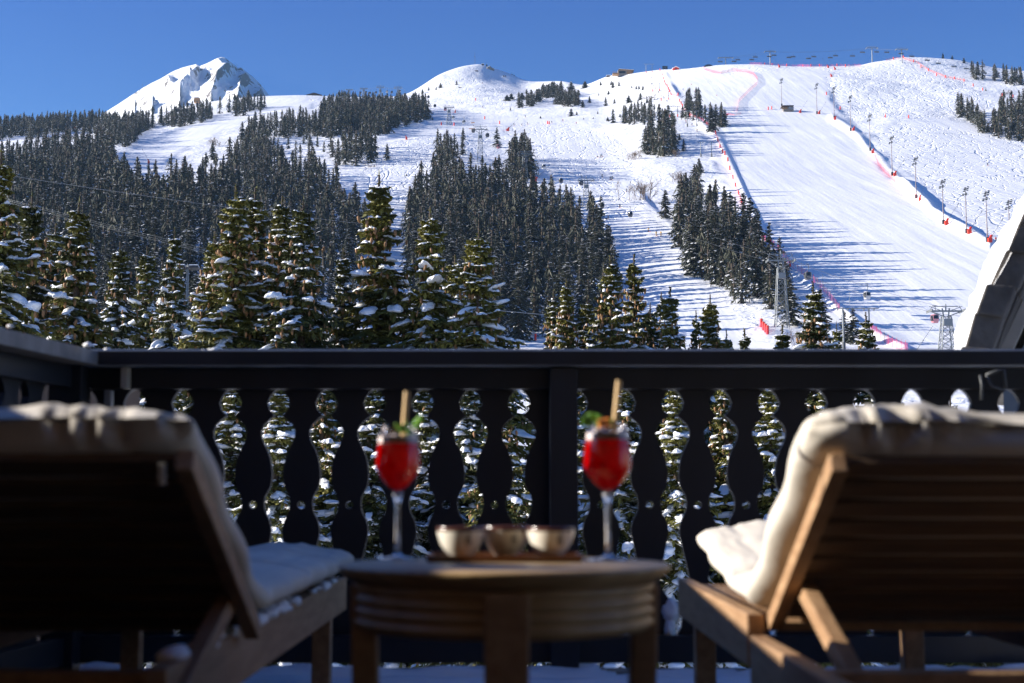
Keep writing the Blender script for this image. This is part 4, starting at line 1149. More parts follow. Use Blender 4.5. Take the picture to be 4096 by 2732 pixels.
for a in [(2584, 2609, 254, 293, 'topmost drag lift gantry on the skyline left of the black board'), (2611, 2638, 331, 366, 'second drag lift gantry from the top beside the queue track'), (2644, 2675, 362, 402, 'third drag lift gantry from the top at the birch scrub'),
          (2679, 2711, 423, 468, 'drag lift gantry half hidden by the tall clump tips'), (2749, 2788, 442, 507, 'tall drag lift gantry between clump and race piste'), (2803, 2847, 566, 628, 'lowest drag lift gantry above the white bank')]:
    gantry(*a)
g_ = gantry(3375, 3480, 1232, 1400, 'low drag lift head with a sheave between the near spruces')

# ------------------------------------------------------------------ floodlight masts
MAST = [(3127,308,426),(3268,327,457),(3337,342,477),(3403,376,525),(3481,451,604),(3569,539,704),(3665,623,795),(3774,713,897),(3867,743,935),(3950,759,970),(4041,793,1000)]
ordn = ['first', 'second', 'third', 'fourth', 'fifth', 'sixth', 'seventh', 'eighth', 'ninth', 'tenth', 'eleventh']
def make_mast():
    t = thing('floodlight_mast', 'x', 'floodlight mast', (0, 0, 0), 0, 'floodlight masts along the race piste')
    b = MB(); b.tube((0, 0, -1), (0, 0, 20), .24, .11, 8)
    for z in (3, 5, 14): b.tube((0, 0, z), (.3, -.3, z + .3), .12, None, 4)
    b.build('pole', M['mast'], t)
    b = MB(); b.box((0, -.1, .9), (1.0, .9, 1.8)); b.build('switch_cabinet', M['steel_dark'], t, bevel=.04)
    r = random.Random(4)
    b = MB()
    for z in (16.6, 18.9): b.bar((-1.3, 0, z), (1.3, .4, z + .3), .12, .12)
    b.build('lamp_frame', M['steel'], t)
    for z in (16.3, 16.9, 18.2, 18.9, 19.6):
        for k in (-1, 1):
            q = MB(); rot = Matrix.Rotation(-.5, 3, 'X') @ Matrix.Rotation(.35 * k + .2, 3, 'Y')
            q.box((k * .55 + (z - 18) * .30, -.25, z + .25 * k), (.80, .28, .38), 0, rot); q.build('lamp_head', M['lamp'], t)
    return t
m0 = make_mast(); m_used = False
for i, (px, top, base) in enumerate(MAST):
    g = ground(px, base); H = (base - top) / F * g.y
    lab = 'floodlight mast, %s counted down the piste edge from the hut' % ordn[i]
    if i == 0: o = m0; o.location = g; o['label'] = lab
    else: o = dup(m0, g, label=lab)
    o.scale = (1, 1, H / 20.0)

# ------------------------------------------------------------------ snow guns
def make_gun(two=False):
    t = thing('snow_gun', 'x', 'snow gun', (0, 0, 0), 0, 'red snow guns beside the pistes')
    b = MB(); b.box((0, 0, .7), (1.5, 1.1, 1.7)); b.box((.35, 0, 1.9), (.8, .9, 1.6), 0, Matrix.Rotation(.5, 3, 'Y')); b.build('padded_base', M['redgun'], t, bevel=.12)
    b = MB(); b.tube((.5, 0, 1.8), (5.0, 0, 8.6), .07, .05, 5); b.tube((4.7, 0, 8.2), (5.2, 0, 8.9), .14, None, 6); b.build('lance', M['steel_dark'], t)
    return t
gun = make_gun()
GUNS = [(3201,452,1,'between the hut and the second mast'),(3277,456,1,'at the second floodlight mast'),(3340,480,1,'at the third floodlight mast'),(3414,523,1,'at the fourth floodlight mast'),(3491,614,1,'at the fifth floodlight mast'),(3580,705,1,'at the sixth floodlight mast'),(3679,804,.6,'at the seventh floodlight mast'),(3786,902,1,'at the eighth floodlight mast'),(3878,936,1,'at the ninth floodlight mast'),(3960,969,1,'at the tenth floodlight mast'),
        (3117,270,-1,'on the crest right of the second pylon'),(3313,272,-1,'left one of the crossed pair on the crest'),(3340,279,-1,'right one of the crossed pair on the crest'),(3326,308,-1,'just under the crossed pair'),(3542,470,-.3,'in the powder field'),
        (415,492,-1,'in the gap of the left crest forest'),(299,520,-1,'between the left crest trees'),(595,654,-.8,'on the piste inside the left forest'),(1626,559,-.8,'above the mogul field'),(1821,451,.7,'right of the padded tower'),(2031,524,1.4,'on the crest of the central piste'),(2124,657,1.5,'beside the tall tree group'),(2139,728,1.5,'at the upper edge of the dark wood')]
for i, (px, by, lean, w_) in enumerate(GUNS):
    g = ground(px, by); lab = 'red snow gun with long lance ' + w_
    if i == 0: o = gun; o.location = g; o['label'] = lab
    else: o = dup(gun, g, label=lab)
    s = .95; o.scale = (lean * s, s, s)
# grey lances poking up near the rail and the dark wood
for a, b, D, lab in [((3668, 1398), (3731, 1304), 300, 'long grey snow lance leaning right beside the nearest lattice tower'), ((2440, 1000), (2469, 957), 330, 'short grey lance above the near spruces')]:
    mb = MB(); A, B = P(*a, D), P(*b, D); mb.tube(A, B, .07, .05, 5); mb.ball(A.lerp(B, .38), .16); tag(mb.build('snow_lance', M['steel']), lab, 'snow lance')

# ------------------------------------------------------------------ red padded posts
pad = MB().tube((0, 0, -.3), (0, 0, 2.0), .36, .36, 10, 0); pad.tube((0, 0, 1.9), (0, 0, 2.6), .05, None, 4, 1)
padm = pad.mesh('padded_post', [M['red'], M['steel']])
z4 = lambda x, y: (3000 + x / 2.0903, 100 + y / 2.0903)
z3 = lambda x, y: (2000 + x / 2.0909, 150 + y / 2.0909)
z2 = lambda x, y: (1000 + x / 2.0909, 150 + y / 2.0909)
z5 = lambda x, y: (2900 + x / 1.9657, 750 + y / 1.9657)
rows = [
 ('along the crest net, %s from the left', [z4(*q) for q in [(123,326),(185,331),(308,345),(443,346),(510,348),(581,347),(728,346),(800,350)]]),
 ('down the powder field, %s from the top', [z4(*q) for q in [(1200,291),(1283,278),(1368,313),(1430,358),(1493,385),(1560,428),(1635,443),(1711,455),(1790,473),(1866,514),(1946,548),(2111,597),(2200,607)]]),
 ('down the upper race start, %s from the top', [z3(*q) for q in [(1338,280),(1357,318),(1366,350),(1376,378),(1387,400),(1398,415),(1410,438),(1418,458),(1430,485),(1490,488)]]),
 ('beside the drag lift clump, %s from the top', [z3(*q) for q in [(1502,540),(1515,562),(1527,580),(1565,655),(1590,670)]]),
 ('down the left edge of the race piste, %s from the top', [z3(*q) for q in [(1790,758),(1805,812),(1822,868),(1840,921),(1861,968),(1881,984),(1906,1037),(1922,1110),(1948,1181),(1969,1248),(1995,1316),(2019,1382),(2042,1440)]]),
 ('in shade at the foot of the race piste, %s from the top', [z5(*q) for q in [(303,418),(360,438),(512,626)]]),
 ('in the row of four near the lattice tower, %s from the left', [z5(*q) for q in [(287,1100),(303,1125),(319,1140),(335,1157)]]),
 ('on the upper piste, %s from the left', [(3073,440),(3087,438),(3306,380),(3361,438),(3635,473)]),
 ('scattered on the central pistes, %s from the left', [z2(1600,735),z2(1707,738),z2(1887,528),z2(1963,684),z2(2088,724),z3(398,724),z3(412,727)]),
 ('low in the picture among the near spruces, %s from the left', [(218,697),(2142,1364)]),
]
ordn2 = ordn + ['twelfth', 'thirteenth', 'fourteenth']
for tpl, pts in rows:
    for k, (px, by) in enumerate(pts):
        g = ground(px, by, 60 if by > 1200 else 150)
        o = obj('padded_post', padm, None, g)
        s = 1.1 if by < 700 else (.9 if by < 1100 else .85); 
        if 'row of four' in tpl: s = 1.1
        o.scale = (s, s, s)
        tag(o, 'red padded post ' + tpl % ordn2[k], 'padded post', 'red padded posts beside the pistes')

# ------------------------------------------------------------------ safety nets
def net_mat(name, col, a):
    m = mat(name, col, .7); nt = m.node_tree; b = nt.nodes['Principled BSDF']; b.inputs['Alpha'].default_value = a; return m
M['net'] = net_mat('red_netting', (.70, .05, .07), .30); M['netpink'] = net_mat('pink_netting', (.62, .06, .15), .22); M['netorange'] = net_mat('orange_netting', (.80, .18, .10), .25)
def net(pts, h, m, lab, posts=True, pr=.035):
    t = thing('safety_net', lab, 'safety net', (0, 0, 0), 0, 'safety nets beside the pistes')
    G = []
    for (a, b) in zip(pts[:-1], pts[1:]):
        n = max(2, int(math.hypot(b[0] - a[0], b[1] - a[1]) / 9))
        for k in range(n): G.append((a[0] + (b[0] - a[0]) * k / n, a[1] + (b[1] - a[1]) * k / n))
    G.append(pts[-1])
    W = [ground(x, y, 60 if y > 1200 else 150) for x, y in G]
    mb = MB(); n = len(W)
    vs = [w + Vector((0, 0, .05)) for w in W] + [w + Vector((0, 0, h)) for w in W]
    mb.add(vs, [(i, i + 1, n + i + 1, n + i) for i in range(n - 1)]); mb.build('netting', m, t)
    if posts:
        for w in W[::2][:90]: MB().tube(w, w + Vector((0, 0, h + .5)), pr, None, 4).build('net_post', M['red'], t)
    return t
net([z3(*q) for q in [(1700,268),(1780,296),(1850,302),(1950,282),(2060,292),(2120,312),(2155,358),(2150,398),(2100,438),(2050,488),(2000,538),(1990,598),(1980,630)]], 2.6, M['net'], 'red net sweeping in an S across the upper race piste', False)
net([z4(*q) for q in [(0,332),(240,338),(500,352),(700,350),(930,348)]], 2.2, M['netpink'], 'pink net along the crest under the chairlift')
net([z4(*q) for q in [(1140,305),(1200,292),(1280,283),(1368,313)]], 2.0, M['netorange'], 'orange net around the last pylon on the crest')
net([z4(*q) for q in [(1375,305),(1500,385),(1640,440),(1800,470)]], 1.6, M['netorange'], 'thin orange net descending from the last pylon')
net([z4(*q) for q in [(1035,1088),(1070,1170),(1120,1232),(1175,1282)]], 2.6, M['net'], 'red net below the fifth floodlight mast')
net([z4(*q) for q in [(1180,1290),(1290,1395),(1390,1458)]], 2.4, M['netorange'], 'pale orange net above the seventh floodlight mast')
net([z3(*q) for q in [(1357,318),(1387,402),(1410,440),(1430,486),(1490,490)]], 1.2, M['net'], 'red net at the left edge of the race start', False)
net([z3(*q) for q in [(1500,540),(1530,605),(1600,655),(1690,690),(1735,730),(1790,757),(1822,868),(1881,984),(1922,1110),(1969,1248),(2042,1440)]], 1.5, M['net'], 'long red net down the left edge of the race piste', False)
net([z5(*q) for q in [(110,55),(128,115),(152,170)]], 1.8, M['netpink'], 'pink net stub above the wood island', True)
net([z5(*q) for q in [(290,415),(360,440),(440,515),(520,630),(640,700)]], 2.0, M['net'], 'red net beside the right flank of the wood island')
net([z5(*q) for q in [(640,700),(740,785),(830,885),(900,985)]], 2.0, M['netpink'], 'pink net continuing behind the thick coned spruce')
net([z5(*q) for q in [(1120,1130),(1180,1165),(1300,1255),(1440,1300)]], 2.2, M['netpink'], 'pink net with tall red poles just above the rail')
net([z5(*q) for q in [(270,1095),(330,1165),(400,1120)]], 1.6, M['netpink'], 'faint pink net behind the row of four red posts', False)
net([z3(*q) for q in [(1880,640),(1960,655),(2020,640)]], 1.0, M['net'], 'short red net at the end of the S shaped one', False)

# ------------------------------------------------------------------ skiers
def skin_person(joints, edges, radii, name, mats, split):
    me = bpy.data.meshes.new(name); me.from_pydata(joints, edges, [])
    o = bpy.data.objects.new(name, me); C.objects.link(o)
    o.modifiers.new('s', 'SKIN'); 
    for i, r in enumerate(radii): me.skin_vertices[0].data[i].radius = (r, r)
    me.skin_vertices[0].data[0].use_root = True
    o.modifiers.new('u', 'SUBSURF').levels = 1
    dg = bpy.context.evaluated_depsgraph_get(); ev = o.evaluated_get(dg); m2 = bpy.data.meshes.new_from_object(ev)
    C.objects.unlink(o); bpy.data.objects.remove(o)
    m2.name = name; m2.materials.clear()
    for k in mats: m2.materials.append(k)
    for p in m2.polygons:
        z = p.center.z
        p.material_index = 0 if z > split[0] else (1 if z > split[1] else 2)
        if z > split[2]: p.material_index = 3
        if split[3] < z <= split[2] and p.center.y < -0.02: p.material_index = 4
        p.use_smooth = True
    return m2
def person_mesh(pose, jacket, trousers, tag_):
    # joints: pelvis, chest, neck, head, shoulders, elbows, hands, hips, knees, ankles, toes
    if pose == 'stand':
        J = [(0,0,.95),(0,0,1.25),(0,0,1.48),(0,-.01,1.62),(.19,0,1.42),(.27,-.02,1.16),(.27,-.2,.98),(-.19,0,1.42),(-.27,-.02,1.16),(-.27,-.2,.98),(.1,0,.9),(.12,-.03,.5),(.12,0,.1),(.12,-.18,.05),(-.1,0,.9),(-.12,-.03,.5),(-.12,0,.1),(-.12,-.18,.05)]
    elif pose == 'ski':
        J = [(0,.12,.78),(.03,-.05,1.05),(.05,-.16,1.25),(.06,-.22,1.38),(.24,-.12,1.2),(.42,-.25,1.0),(.36,-.48,.95),(-.15,-.12,1.2),(-.36,-.22,1.02),(-.34,-.48,.98),(.1,.12,.74),(.1,-.2,.45),(.16,.0,.1),(.16,-.2,.05),(-.1,.12,.74),(-.16,-.2,.47),(-.12,.0,.1),(-.12,-.2,.05)]
    else:
        J = [(0,0,.2),(0,.08,.48),(0,.04,.72),(0,.02,.86),(.19,.06,.66),(.3,.15,.4),(.32,.2,.1),(-.19,.06,.66),(-.28,-.05,.45),(-.2,-.3,.4),(.1,-.05,.18),(.15,-.4,.42),(.18,-.75,.12),(.18,-.92,.12),(-.1,-.05,.18),(-.15,-.4,.42),(-.18,-.75,.12),(-.18,-.92,.12)]
    E = [(0,1),(1,2),(2,3),(1,4),(4,5),(5,6),(1,7),(7,8),(8,9),(0,10),(10,11),(11,12),(12,13),(0,14),(14,15),(15,16),(16,17)]
    Rr = [.15,.17,.07,.12,.09,.065,.05,.09,.065,.05,.11,.085,.07,.07,.11,.085,.07,.07]
    hz = J[3][2]
    return skin_person(J, E, Rr, 'person', [M[jacket], M[trousers], M['cloth_dark'], M['cloth_dark'], M['skin']], (J[0][2] - .05, .16, hz + .03, hz - .1))
PM = {}
def person(px, by, pose, jacket, trousers, rz, lab, skis=True):
    key = (pose, jacket, trousers)
    if key not in PM: PM[key] = person_mesh(pose, jacket, trousers, '')
    g = ground(px, by)
    o = obj('person', PM[key], None, g + Vector((0, 0, .06))); o.rotation_euler = (0, 0, rz); o.scale = (1.12,) * 3
    tag(o, lab, 'person', 'skiers and snowboarders on the pistes')
    if skis:
        if 'skis' not in PM:
            b = MB()
            for s in (-1, 1): b.box((s * .13, -.1, -.02), (.09, 1.7, .03)); b.path([(s * .13, -.93, -.02), (s * .13, -1.03, .02), (s * .13, -1.1, .1)], .03, 4)
            PM['skis'] = b.mesh('skis', M['cloth_red'])
            b = MB()
            for s in (-1, 1): b.tube((s * .3, -.3, 1.0), (s * .42, .05, -.02), .015, None, 4)
            PM['poles'] = b.mesh('ski_poles', M['steel_dark'])
        obj('skis', PM['skis'], o)
        if pose != 'sit': obj('ski_poles', PM['poles'], o)
PEOPLE = [(2407,627,'stand','cloth_blue','cloth_dark',.5,'blue skier standing at the right of a resting trio'),(2402,630,'stand','cloth_dark','cloth_dark',2,'dark skier in the middle of a resting trio'),(2389,630,'sit','cloth_dark','cloth_dark',1,'dark skier sitting on the piste left of a trio'),
 (2408,710,'ski','cloth_dark','cloth_dark',.6,'lone skier turning left of the shaded trio'),(2441,722,'stand','cloth_dark','cloth_dark',0,'left skier of the shaded trio'),(2447,722,'stand','cloth_dark','cloth_dark',1,'middle skier of the shaded trio'),(2450,718,'stand','cloth_dark','cloth_dark',2,'right skier of the shaded trio'),
 (2507,768,'ski','cloth_dark','cloth_dark',-.8,'dark skier raising powder below the trio'),(2478,832,'ski','cloth_dark','cloth_dark',.7,'dark skier right of the wood edge cabin'),(2433,878,'ski','cloth_dark','cloth_dark',-.6,'dark skier close to the dark wood edge'),
 (2593,929,'ski','cloth_yellow','cloth_dark',.8,'skier in yellow jacket in full turn'),(2625,945,'stand','cloth_yellow','cloth_yellow',.3,'left of two standing yellow skiers'),(2644,945,'stand','cloth_yellow','cloth_yellow',-.3,'right of two standing yellow skiers'),
 (2056,504,'stand','cloth_dark','cloth_dark',.4,'dark person beside the snow gun on the piste crest'),(2087,503,'ski','cloth_dark','cloth_dark',.2,'second skier from the crest snow gun'),(2109,498,'stand','cloth_dark','cloth_dark',1,'third skier from the crest snow gun'),(2101,471,'stand','cloth_dark','cloth_dark',0,'small skier above the crest trio'),(2207,494,'stand','cloth_dark','cloth_dark',0,'dark person beside the two red posts'),
 (2251,485,'ski','cloth_red','cloth_dark',.5,'skier in red near the saddle trees'),(2305,497,'ski','cloth_red','cloth_dark',-.4,'skier in red jacket farther right'),(1244,404,'stand','cloth_dark','cloth_dark',0,'lone person below the dark chalet'),(1792,531,'stand','cloth_dark','cloth_dark',0,'dark person left of the third cabin tower'),
 (1930,431,'ski','cloth_dark','cloth_dark',.6,'skier descending under the knoll'),(1929,335,'ski','cloth_dark','cloth_dark',.6,'tiny skier high on the knoll'),(1500,574,'stand','cloth_yellow','cloth_yellow',0,'person in orange left of the mogul field'),
 (2768,503,'stand','cloth_blue','cloth_dark',0,'blue skier on the drag lift beside the gantry'),(2788,527,'stand','cloth_yellow','cloth_dark',0,'yellow skier below the tall gantry'),(2864,732,'stand','cloth_yellow','cloth_dark',0,'yellow and black skier alone on the drag track'),(2863,792,'stand','cloth_red','cloth_dark',0,'red skier entering the shade of the wood island'),
 (2744,492,'stand','cloth_red','cloth_dark',0,'orange red skier left of the tall gantry'),(2726,480,'stand','cloth_dark','cloth_dark',0,'dark skier on the track under the clump'),(2668,410,'stand','cloth_dark','cloth_dark',0,'dark skier below the third gantry'),(2656,398,'stand','cloth_blue','cloth_dark',0,'blue skier beside the third gantry'),
 (2591,310,'stand','cloth_dark','cloth_dark',0,'first skier of the drag lift under the skyline'),(2605,314,'stand','cloth_dark','cloth_dark',0,'second skier of the drag lift under the skyline'),(2606,340,'stand','cloth_dark','cloth_dark',0,'skier left of the second gantry'),(2616,346,'stand','cloth_blue','cloth_dark',0,'skier right beside the second gantry'),
 (2622,358,'stand','cloth_red','cloth_dark',0,'red skier under the second gantry'),(2634,374,'stand','cloth_dark','cloth_dark',0,'skier between second and third gantry'),(2732,362,'ski','cloth_blue','cloth_dark',.6,'racer in blue on the white start slope'),(3950,663,'ski','cloth_dark','cloth_dark',.3,'lone snowboarder on the wide right piste'),(3984,970,'stand','cloth_red','cloth_dark',0,'person in red standing near the tenth mast')]
for a in PEOPLE:
    person(*a)
# small banners and gates
for px, py, c, w, h, lab in [(1891,494,'netorange',14,3,'orange banner strip left of the crest snow gun'),(1888,518,'netorange',24,3,'long orange banner above the third cabin'),(2909,463,'net',9,4,'small red banner beside the race clump'),(2717,294,'net',3,3,'first race gate flag from the top'),(2765,340,'netorange',3,3,'orange race gate flag'),(2780,368,'net',3,3,'red race gate flag in mid slope'),(2867,384,'netorange',4,3,'orange race gate flag before the clump')]:
    g = ground(px, py); s = g.y / F
    mb = MB(); mb.box((0, 0, h * s / 2 + .3), (w * s, .08, h * s)); mb.tube((-w * s / 2, 0, 0), (-w * s / 2, 0, h * s + .5), .05, None, 4); mb.tube((w * s / 2, 0, 0), (w * s / 2, 0, h * s + .5), .05, None, 4)
    o = mb.build('banner', M['redgun'] if c == 'net' else M['orange'], None, loc=g); tag(o, lab, 'banner')

# ------------------------------------------------------------------ ridge buildings
def at(px, py, D=None):
    if D is None: return ground(px, py)
    return P(px, py, D)
def sz(n, D): return n / F * D
# dark chalet on the left skyline
D = 1345; b0 = P(1256, 386, D)
t = thing('chalet', 'low dark chalet with shallow snowy gable on the left skyline', 'building', b0)
MB().prism([(-sz(28,D), -1), (sz(28,D), -1), (sz(28,D), sz(5,D)), (0, sz(13,D)), (-sz(28,D), sz(5,D))], 0, 9).build('wall', M['plank_dark'], t)
MB().prism([(-sz(33,D), sz(4.5,D)), (0, sz(14,D)), (sz(33,D), sz(4.5,D)), (sz(33,D), sz(6,D)), (0, sz(15.5,D)), (-sz(33,D), sz(6,D))], -1, 10).build('roof', M['plank_dark'], t)
for k in range(4): MB().box((sz(-16 + k * 10, D), -.05, sz(4, D)), (sz(5, D), .1, sz(3.4, D))).build('window', M['glassdark'], t)
# restaurant
g = at(2503, 300); D = g.y
t = thing('restaurant', 'wood and stone mountain restaurant with glazed front on the crest', 'building', g)
MB().box((sz(-4,D), 3, sz(9,D)), (sz(56,D), 7, sz(18,D) + 2)).build('wall', M['stone'], t)
MB().box((sz(16,D), -.7, sz(9,D)), (sz(24,D), .4, sz(10,D))).build('timber_front', M['plank'], t)
MB().box((sz(-14,D), -.66, sz(11,D)), (sz(26,D), .2, sz(9,D))).build('window', M['glassdark'], t)
MB().box((sz(2,D), 2.5, sz(19.5,D)), (sz(62,D), 10, .5), 0, Matrix.Rotation(.06, 3, 'Y')).build('roof', M['plank'], t)
MB().box((sz(2,D), 2.5, sz(21,D)), (sz(60,D), 9.6, .5), 0, Matrix.Rotation(.06, 3, 'Y')).build('roof_snow', M['snow'], t)
MB().box((sz(-29,D), 2, sz(22,D)), (sz(3,D), 1, sz(6,D))).build('chimney', M['plank_dark'], t)
tt = MB(); tt.box((sz(-42,D), -1, sz(1,D)), (sz(26,D), 6, sz(7,D)))
for k in range(9): tt.box((sz(-54 + k * 3, D), -4, sz(7, D)), (.12, .12, 1.2))
tt.box((sz(-42,D), -4, sz(9.5,D)), (sz(26,D), .12, .12)); tt.build('terrace', M['plank'], t)
g = at(2434, 308); D = g.y
t = thing('shed', 'tiny snow covered shed left of the restaurant terrace', 'shed', g)
MB().box((0, 0, sz(2,D)), (sz(16,D), 3, sz(6,D))).build('wall', M['plank_dark'], t); MB().box((0, 0, sz(5.8,D)), (sz(18,D), 3.6, sz(1.6,D))).build('roof', M['snow'], t)
# black board
g = at(2660, 279); D = g.y
t = thing('timing_board', 'black display board on posts at the race start', 'display board', g)
MB().box((0, 0, sz(9,D)), (sz(21,D), .6, sz(13,D))).build('panel', M['black'], t)
for s in (-1, 1): MB().box((s * sz(8,D), 0, 0), (.3, .4, sz(8,D))).build('post', M['steel_dark'], t)
mb = MB()
for k in range(3): mb.box((sz(-5 + k * 4, D), -.35, sz(7.5, D)), (sz(2.6, D), .05, sz(2.4, D)))
for k in range(6): mb.box((sz(-7.5 + k * 3, D), -.35, sz(12.5, D)), (sz(2.0, D), .05, sz(1.0, D)))
mb.build('lettering', M['steel'], t)
# red hut
g = at(2704, 280); D = g.y
t = thing('start_hut', 'red start hut with snowy gable roof on the crest', 'hut', g)
MB().prism([(-sz(12,D), -.5), (sz(12,D), -.5), (sz(12,D), sz(7,D)), (0, sz(13,D)), (-sz(12,D), sz(7,D))], 0, 5).build('wall', M['redgun'], t)
MB().box((0, -.05, sz(3.5,D)), (sz(5,D), .1, sz(6,D))).build('door', M['plank_dark'], t)
MB().prism([(-sz(16,D), sz(6,D)), (0, sz(13.5,D)), (sz(16,D), sz(6,D)), (sz(16,D), sz(8,D)), (0, sz(15.5,D)), (-sz(16,D), sz(8,D))], -1, 6).build('roof_snow', M['snow'], t)
# domed lift station
g = at(2836, 267); D = g.y
t = thing('lift_station', 'dark domed chairlift station half sunk behind the crest', 'lift station', g + Vector((0, 3, 0)))
n = 12; poly = [(sz(20,D) * math.cos(math.pi * k / n), sz(15,D) * math.sin(math.pi * k / n) * 1.0) for k in range(n + 1)]
MB().prism(poly, 0, 8).build('shell', M['steel_dark'], t)
MB().prism([(x * .96 , z * .96 + .05) for x, z in poly], -.3, 0).build('glazed_end', M['glassdark'], t)
mb = MB()
for k in range(1, n): mb.bar((0, -.4, 0), (poly[k][0] * .95, -.4, poly[k][1] * .95), .15, .1)
mb.build('frame', M['steel'], t)
# judges' hut
g = at(3149, 446); D = g.y
t = thing('judges_hut', 'stone judges hut with timber balcony and snowy roof at the first mast', 'hut', g, 0)
MB().box((sz(4,D), 1, sz(8,D)), (sz(42,D), 5, sz(17,D))).build('wall', M['stone'], t)
MB().box((sz(-12,D), -1.8, sz(10,D)), (sz(22,D), .3, sz(6,D)), 0, Matrix.Rotation(-.12, 3, 'Y')).build('balcony', M['plank'], t)
MB().box((sz(-12,D), -1.6, sz(17,D)), (sz(22,D), .2, sz(5,D))).build('window', M['plank_dark'], t)
MB().box((sz(14,D), -1.6, sz(12,D)), (sz(20,D), .3, sz(12,D))).build('side_wall', M['render'], t)
MB().box((0, .6, sz(19.5,D)), (sz(48,D), 7.5, .35)).build('roof', M['plank_dark'], t)
q = MB(); q.box((sz(2,D), .6, sz(21.5,D)), (sz(44,D), 7, sz(3,D))); q.build('roof_snow', M['snow'], t, bevel=.35)
# hut on the knoll and antenna
g = at(1931, 262); D = g.y
t = thing('summit_hut', 'tiny hut on top of the rounded knoll', 'hut', g)
MB().box((0, 0, sz(3,D)), (sz(9,D), 2, sz(5,D))).build('wall', M['plank_dark'], t); MB().box((0, 0, sz(6.3,D)), (sz(11,D), 2.6, sz(1.6,D))).build('roof', M['snow'], t)
def antenna(px, top, base, D, lab, w=.6, arms=0):
    b0 = P(px, base, D); H = sz(base - top, D); mb = MB()
    for k in range(3):
        a = k * 2.1; mb.tube((w * math.cos(a), w * math.sin(a), -2), (w * .3 * math.cos(a), w * .3 * math.sin(a), H), .10, .06, 4)
    n = int(H / 2.2)
    for j in range(n):
        z = H * j / n; mb.tube((w * (1 - .7 * j / n), 0, z), (-w * .5 * (1 - .7 * j / n), w * .8 * (1 - .7 * j / n), z + 1.5), .05, None, 4)
    mb.ball((0, 0, H * .68), (.5, .5, .5))
    for k in range(arms): mb.box((0, 0, H * (.7 + .2 * k)), (3.5, .3, .3))
    tag(mb.build('antenna_mast', M['steel_dark'], None, loc=b0), lab, 'antenna')
antenna(1899, 205, 262, 1560, 'thin lattice antenna on the left shoulder of the knoll', 1.0)
antenna(947, 257, 270, 3260, 'small cable car mast on the notch of the jagged summit', 1.6, 2)
antenna(660, 289, 308, 3290, 'thin mast on the left ridge of the jagged summit', 1.2, 1)
antenna(569, 331, 352, 3300, 'lower of two masts on the outer snow ridge', 1.0, 1)
antenna(584, 328, 345, 3300, 'upper of two masts on the outer snow ridge', .8)
D = 1310; t = thing('avalanche_hut', 'brown timber hut between crest trees below the summit', 'hut', P(786, 400, D))
MB().prism([(-sz(11,D), -2), (sz(11,D), -2), (sz(11,D), sz(9,D)), (-sz(8,D), sz(11,D)), (-sz(11,D), sz(3,D))], 0, 5).build('wall', M['plank'], t)
MB().box((0, 2, sz(11,D)), (sz(24,D), 6, .5)).build('roof_snow', M['snow'], t)
# rocks on the knoll
for px, py, s, lab in [(1958, 276, 4, 'dark rock outcrop at the right of the knoll top'), (1905, 285, 2.2, 'small rock on the knoll face'), (1840, 352, 1.6, 'rock poking out low on the knoll face')]:
    g = ground(px, py); mb = MB(); V, Fc = ICO2
    r_ = np.random.default_rng(int(px)); W = V * (1 + .25 * r_.normal(size=(len(V), 1))) * np.array([s, s * .6, s * .6])
    mb.add(W.tolist(), Fc.tolist()); tag(mb.build('rock', M['stone'], None, loc=g), lab, 'rock')

# ------------------------------------------------------------------ lamp post and cables at the left
D = 62; p = P(737, 1376, D); gz = float(ground_z(p.x, D)); H = P(748, 1062, D).z - gz
t = thing('floodlight_post', 'grey steel post with two flat floodlights between near spruces', 'lamp post', (p.x, D, gz))
b = MB(); b.tube((0, 0, -.2), (.08, 0, H), .085, .055, 8); 
for k in range(18): b.tube((-.02, -.05, H * .2 + k * H * .04), (.14, -.12, H * .2 + k * H * .04), .02, None, 4)
b.build('pole', M['steel'], t)
MB().bar((-.35, 0, H), (.50, 0, H), .06, .06).build('crossbar', M['steel'], t)
for k, x in ((0, -.22), (1, .38)):
    q = MB(); q.box((x, -.1, H - .12), (.42, .35, .10), 0, Matrix.Rotation(-.35 + .1 * k, 3, 'X')); hd = q.build('lamp_head', M['steel_dark'], t, bevel=.02)
    MB().box((x, -.1, H - .05), (.40, .33, .04), 0, Matrix.Rotation(-.35 + .1 * k, 3, 'X')).build('snow_cap', M['snow'], hd)
q = MB(); q.box((.0, -.18, 1.2), (.3, .25, .6)); q.build('junction_box', M['steel'], t, bevel=.02)
MB().ball((.0, -.2, 1.55), (.22, .2, .12)).build('snow_cap', M['snow'], t)
for k, (a, b_, D1, D2, lab) in enumerate([((-40, 778), (1900, 1250), 95, 82, 'pale upper strand of the three cables over the left spruces'), ((-40, 784), (1900, 1262), 95, 82, 'middle strand of the three cables over the left spruces'), ((-40, 792), (1900, 1270), 95, 82, 'lower strand of the three cables over the left spruces'),
                                  ((-40, 690), (1500, 900), 150, 260, 'dark cable crossing the left forest'), ((1900, 1232), (2230, 1262), 84, 90, 'short cable piece beyond the wide spruce')]):
    ropes([P(*a, D1), P(*b_, D2)], lab, 0.003, r=.006 if k < 3 else .03, m=M['steel'])
